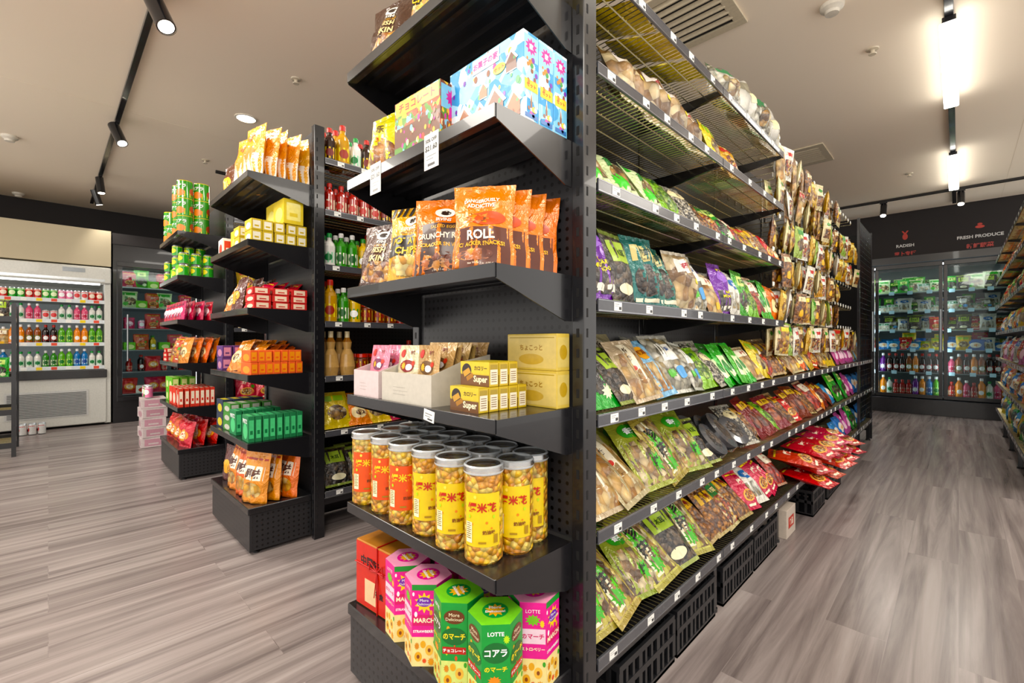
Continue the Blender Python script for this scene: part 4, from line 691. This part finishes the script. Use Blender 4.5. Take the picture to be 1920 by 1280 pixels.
# ------------------------------------------------------------ back coolers facing -Y
YF=8.8; X0=-2.42; DW=.75
r3=empty('glass_door_cooler','long black glass door cooler across the back of right aisle','cooler',(-.2,YF,0)); og=(-.2,YF,0)
xe=X0+DW*4+.1
m=MB(); m.box(X0,xe,YF+.6,YF+.7,0,2.25,BLK); m.box(X0,xe,YF,YF+.6,0,.22,BLK,.004); m.box(X0,xe,YF,YF+.6,2.2,2.3,BLK)
for x in(X0,xe-.04): m.box(x,x+.04,YF,YF+.6,.22,2.2,BLK)
rp('cabinet',m,r3,og)
for k in range(4):
    x0=X0+.02+k*DW; m=MB()
    for a,b,c,d in((x0,x0+DW-.01,.24,.29),(x0,x0+DW-.01,2.12,2.18),(x0,x0+.04,.29,2.12),(x0+DW-.05,x0+DW-.01,.29,2.12)): m.box(a,b,YF-.04,YF,c,d,BLK,.003)
    dr=rp('door',m,r3,og); m=MB(); m.box(x0+.04,x0+DW-.05,YF-.025,YF-.02,.29,2.12,GLASS); rp('glass_pane',m,dr,og)
    m=MB(); K=C('#b8bcc0','metal'); m.tube((x0+DW-.03,YF-.07,.9),(x0+DW-.03,YF-.07,1.5),.011,K); m.tube((x0+DW-.03,YF-.04,.93),(x0+DW-.03,YF-.07,.93),.006,K); m.tube((x0+DW-.03,YF-.04,1.47),(x0+DW-.03,YF-.07,1.47),.006,K); rp('handle',m,dr,og)
    m=MB(); m.box(x0+.005,x0+.025,YF+.005,YF+.04,.3,2.1,C('#f4f8fa','paper',10)); rp('light_strip_glow',m,r3,og)
m=MB(); m.box(X0+.05,xe-.05,YF+.585,YF+.59,.25,2.15,C('#5a6666','paper',.04)); rp('rear_liner',m,r3,og)  # liner is no lamp; faint emission paints in the lit interior
m=MB(); m.box(X0+.05,xe-.05,YF+.02,YF+.06,2.14,2.16,C('#f4f8fa','paper',9)); rp('top_light',m,r3,og)
ZR=[.27,.60,.93,1.21,1.49,1.77]
for z in ZR:
    m=MB(); m.box(X0+.05,xe-.05,YF+.06,YF+.56,z-.012,z,C('#8f979b','metal')); s=rp('shelf',m,r3,og)
    if z>.5:
        for k in range(12):
            q=MB(); x=X0+.9+k*.2+random.uniform(-.03,.03); q.box(x,x+.06,YF+.055,YF+.059,z-.03,z+.02,C('#b8dcec','paper',.15)); rp('price_card',q,s,og)  # cards emit faintly, lit look put into their material
m=MB(); m.box(X0,xe+1.2,YF,YF+.08,2.3,CEIL,DARKW)
decals(m,lambda x,z,e:(x,YF-e,z),1,1,[('t','RADISH',-.56,2.455,.045,'#cfcfcf'),('t','萝卜专柜',-.56,2.34,.06,'#b0281c'),('e',-.56,2.585,.03,.045,'#c0301c'),('p',[(-.60,2.67),(-.57,2.62),(-.55,2.62),(-.52,2.67),(-.54,2.67),(-.56,2.64),(-.58,2.67)],'#c0301c'),('t','FRESH PRODUCE',.205,2.475,.05,'#cfcfcf',.44),('t','新鲜蔬菜',.205,2.35,.065,'#b0281c'),('e',.205,2.60,.045,.02,'#c0301c'),('s',.205,2.635,.03,.02,'#c0301c')],2)
hd=obj('sign_header',m.mesh('sign_header')); tag(hd,'black overhead sign panel reading RADISH and FRESH PRODUCE','sign')
sets=[[bWh,bGr2,bBlue,bOr,bPur,bPink,bRed],[bDark,bPink,bDark,bTea,bDark,bOr,bPur],[bluep,red,white,frt,yellow],[white,frt,olive,clear,red],[frt,white,green,clear,pinkp],[green,whgr,frt,olive,tan]]
for li,z in enumerate(ZR):
    for dk in(1,2,3):
        n=9 if li<2 else 6
        for k in range(n):
            ss=sets[li]; x=X0+dk*DW+.1+k*(.59/(n-1))
            if x>.75 or x<-1.0: continue
            for q in range(1 if li<2 else 2):
                p=random.choice(ss)
                sc=1.25 if li<2 else random.uniform(.7,1.05)
                put(p,f"{p.desc}, {ORD[k]} from left, {['lowest','second','third','fourth','fifth','sixth'][li]} shelf{['',' rear'][q]}, {['','first','second','third'][dk]} back door",(x+q*.05,YF+.13+q*.12,z+q*.04),R(random.uniform(-12,12)),R(random.uniform(4,45) if li>1 else 0),'goods in the back cooler',0,sc)
# ------------------------------------------------------------ right rack
XR=.33
for b in range(4):
    bay(XR,4.75+.86*b,RL[:6]+[.232],f'black wire shelf bay at right picture edge, {ORD[b]} from the camera',sgn=-1,full=False,top=2.25)
rs=[[yellow,red,tan],[red,orange,gold],[green,gold,red],[bluep,orange,yellow],[red,white,pinkp],[gold,orange,bluep],[yellow,bluep,green]]
for li,z in enumerate(RL):
    y=4.78
    for k in range(22):
        p=rs[li][(k//2)%3]; put(p,f"{p.desc}, {ORD[k]} along {RN[li]} of right edge rack",(XR+.02+p.d/2,y+.08,z+.006),R(-90+random.uniform(-14,14)),R(14),'packets on the right edge rack',0,random.uniform(1,1.15)); y+=.15
r4=empty('low_wire_rack','low black wire display rack at the left picture edge','display rack',(-6.4,-.55,0)); og=(-6.4,-.55,0)
m=MB()
for x in(-6.72,-6.15):
    for y in(-.95,-.22): m.box(x-.015,x+.015,y-.015,y+.015,0,1.4,BLK)
rp('frame',m,r4,og)
LT=[.1,.4,.7,1.0,1.25]
for z in LT:
    m=MB()
    for k in range(20): m.tube((-6.72+.03*k,-.95,z),(-6.72+.03*k,-.22,z),.002,WIRE,4)
    for y in(-.95,-.22): m.box(-6.72,-6.15,y-.004,y+.004,z-.02,z+.03,BLK)
    for x in(-6.72,-6.15): m.box(x-.004,x+.004,-.95,-.22,z-.02,z+.03,BLK)
    rp('wire_shelf',m,r4,og)
    for k in range(4):
        if z<.5 and k>1: continue
        p=[yellow,green,tan,olive][(k+LT.index(z))%4]; put(p,f"{p.desc}, {ORD[k]} from left, {['lowest','second','third','fourth','top'][LT.index(z)]} tier of low left rack",(-6.3,-.86+k*.18,z+.004),R(90),R(14),'packets on low left rack',0,.85)
# ------------------------------------------------------------ ceiling fittings
def vent(x,y,w,label):
    r=empty('ceiling_vent',label,'air vent',(x,y,CEIL),'ceiling vents'); K=C('#d8ccb4','plastic'); D=C('#1c1a18','matte')
    m=MB(); h=w/2
    for a,b,c,d in((-h,h,-h,-h+.06),(-h,h,h-.06,h),(-h,-h+.06,-h+.06,h-.06),(h-.06,h,-h+.06,h-.06)): m.box(a,b,c,d,-.012,-.0005,K,.002)
    obj('frame',m.mesh('frame'),r); m=MB(); m.box(-h+.05,h-.05,-h+.05,h-.05,-.003,-.001,D); obj('backing',m.mesh('backing'),r)
    m=MB(); n=7
    for i in range(n):
        y0=-h+.07+(w-.14)*i/n; m.prism([(-h+.05,y0,-.004),(-h+.05,y0+.008,-.004),(-h+.05,y0+.03,-.016),(-h+.05,y0+.022,-.016)],(w-.1,0,0),K)
    obj('slats',m.mesh('slats'),r)
vent(-1.17,2.62,.56,'large slatted square ceiling vent above the nearest wire bay'); vent(-1.2,5.45,.55,'smaller looking slatted ceiling vent above far hanging packets')
vent(-2.5,6.5,.55,'farthest slatted ceiling vent behind the racks')
def atceil(px,py):
    D=(CEIL-H)*F/(640-py); t=(px-960)/F; return D*(-sn+t*cs),D*(cs+t*sn)
def sprinkler(px,py,lab):
    x,y=atceil(px,py); m=MB(); K=C('#d8cdb8','plastic')
    m.lathe([(0,0,K),(.035,0,K),(.032,-.006,K),(.012,-.01,K),(.01,-.03,C('#b08a4a','metal')),(.022,-.032,K),(.02,-.036,K),(0,-.036,K)],14); tag(obj('ceiling_sprinkler',m.mesh('ceiling_sprinkler'),None,(x,y,CEIL)),lab,'sprinkler','ceiling sprinklers')
for px,py,l in((555,148,'small round ceiling sprinkler left of the near end rack'),(1636,92,'ceiling sprinkler between vents and bright tube lamp'),(1705,325,'small far ceiling sprinkler over right aisle'),(385,300,'small ceiling sprinkler above leftmost end rack')): sprinkler(px,py,l)
def detector(px,py,lab,rr=.06):
    x,y=atceil(px,py); m=MB(); K=C('#ded8cc','plastic')
    m.lathe([(0,0,K),(rr,0,K),(rr*.95,-.02,K),(rr*.6,-.035,K),(rr*.55,-.05,K),(0,-.052,K)],20); tag(obj('smoke_detector',m.mesh('smoke_detector'),None,(x,y,CEIL)),lab,'smoke detector','white ceiling detectors')
for px,py,l in((18,255,'round white ceiling detector at left edge, larger of two'),(35,362,'round white ceiling detector above cream chiller panel'),(1560,10,'flat white ceiling detector beside the large vent')): detector(px,py,l)
r=empty('downlight','round recessed downlight glowing above the left end racks','ceiling light',(-4.33,1.18,CEIL)); m=MB(); K=C('#efe9dc','plastic')
m.lathe([(.085,0,K),(.085,-.006,K),(.07,-.008,K)],24); obj('trim_ring',m.mesh('trim_ring'),r)
m=MB(); m.lathe([(.07,-.004,C('#fff4e0','paper',25)),(0,-.004,C('#fff4e0','paper',25))],24); obj('diffuser',m.mesh('diffuser'),r)
Zt=CEIL-.03
m=MB(); m.box(-8.4,-1.9,.395,.43,Zt,CEIL-.0005,BLK,.002); tag(obj('light_track',m.mesh('light_track')),'long black ceiling track on left carrying cylindrical spotlights','light track')
m=MB(); m.box(-.06,-.02,2.2,8.6,Zt,CEIL-.0005,BLK,.002); tag(obj('light_track',m.mesh('light_track')),'black ceiling track over right aisle holding bright tube lamps','light track')
m=MB(); m.box(-3.2,1.6,7.85,7.885,Zt,CEIL-.0005,BLK,.002); tag(obj('light_track',m.mesh('light_track')),'black ceiling cross track in front of back coolers','light track')
m=MB(); m.box(-5.9,-5.87,1.3,3.2,Zt,CEIL-.0005,BLK,.002); tag(obj('light_track',m.mesh('light_track')),'short black ceiling track behind the leftmost end rack','light track')
def spot(x,y,lab,power=40,sc=1.0,aim=(0,0,-1)):
    r=empty('track_spotlight',lab,'spotlight',(x,y,Zt),'black track spotlights'); a=Vector(aim).normalized(); K=BLK
    m=MB(); m.box(-.04*sc,.04*sc,-.016,.016,-.02,0,K,.002); m.tube((0,0,-.02),(0,0,-.06),.008,K,8); obj('mount',m.mesh('mount'),r)
    c=Vector((0,0,-.10)); p0=c-a*.075*sc; p1=c+a*.10*sc; m=MB(); m.tube(p0,p1,.036*sc,K,18); m.tube(p1,p1+a*.004,.038*sc,K,18,caps=False); obj('lamp_body',m.mesh('lamp_body'),r)
    m=MB(); m.tube(p1+a*.001,p1+a*.003,.029*sc,C('#fff2dc','paper',30),16); obj('lens',m.mesh('lens'),r)
    L=bpy.data.lights.new('spot','SPOT'); L.energy=power; L.spot_size=R(95); L.spot_blend=.7; L.shadow_soft_size=.03; L.color=(1,.93,.82)
    o=bpy.data.objects.new('spot_beam',L); COL.objects.link(o); o.location=Vector((x,y,Zt))+p1+a*.02; o.rotation_euler=a.to_track_quat('-Z','Y').to_euler()
spot(-3.05,.41,'largest black cylinder spotlight on left track, nearest camera',70,1.25,(.55,.25,-1))
spot(-5.1,.41,'second black spotlight along the left track',60,1.1,(.5,.3,-1))
spot(-6.9,.41,'third small black spotlight along the left track',30,1,(.1,.1,-1))
spot(-7.5,.41,'farthest small black spotlight at end of left track',12,1,(-.1,.3,-1))
spot(-.72,7.86,'left bright spotlight on the cross track before coolers',50,1,(0,-.5,-1))
spot(.02,7.86,'right bright spotlight on the cross track before coolers',50,1,(0,-.5,-1))
for i,(y0,y1) in enumerate(((3.62,4.9),(6.25,7.6),(.9,2.2))):
    r=empty('tube_lamp',['large bright tube lamp hanging from right aisle track','smaller looking far tube lamp on right aisle track','tube lamp overhead on right aisle track nearest camera'][i],'tube lamp',(-.04,(y0+y1)/2,Zt),'right aisle tube lamps'); h=(y1-y0)/2
    m=MB(); m.box(-.03,.03,-h,h,-.03,0,BLK,.002); obj('housing',m.mesh('housing'),r); m=MB(); m.box(-.042,.042,-h,h,-.06,-.03,C('#fdfaf0','paper',11),.006); obj('diffuser',m.mesh('diffuser'),r)
# ------------------------------------------------------------ lights
def area(x,y,z,sx,sy,p,rot=(0,0,0),col=(1,.94,.85)):  # fill lights added without any fixture, to brighten racks and aisles
    L=bpy.data.lights.new('area','AREA'); L.shape='RECTANGLE'; L.size=sx; L.size_y=sy; L.energy=p; L.color=col
    o=bpy.data.objects.new('area_fill',L); COL.objects.link(o); o.location=(x,y,z); o.rotation_euler=rot
area(.6,-.6,2.8,1.0,1.0,55,(R(25),R(15),0)); area(-2.2,-1.0,2.85,1.3,.6,55,(R(20),0,0)); area(-4.8,-1.2,2.85,1.3,.6,50,(R(15),0,0))
area(1.2,2.2,2.9,.6,1.6,40,(0,R(15),0)); area(1.4,5,2.9,.6,1.6,30,(0,R(15),0)); area(-1.9,1.9,2.9,.3,1.0,20); area(-3.6,2.1,2.9,.3,1.0,18); area(-6.3,2.5,2.9,.8,1.2,28)
W=bpy.data.worlds.new('World'); S.world=W; W.use_nodes=True; W.node_tree.nodes['Background'].inputs[0].default_value=(1,.95,.885,1); W.node_tree.nodes['Background'].inputs[1].default_value=1.6
S.view_settings.view_transform='Standard'
cam=bpy.data.cameras.new('Camera'); cam.lens=16; cam.sensor_width=36; cam.clip_start=.02; co=bpy.data.objects.new('Camera',cam); COL.objects.link(co)
co.location=(0,0,H); co.rotation_euler=(pi/2,0,YAW); S.camera=co
print('BADLABELS',len(BAD),BAD[:12]); print('NOBJ',len(bpy.data.objects))
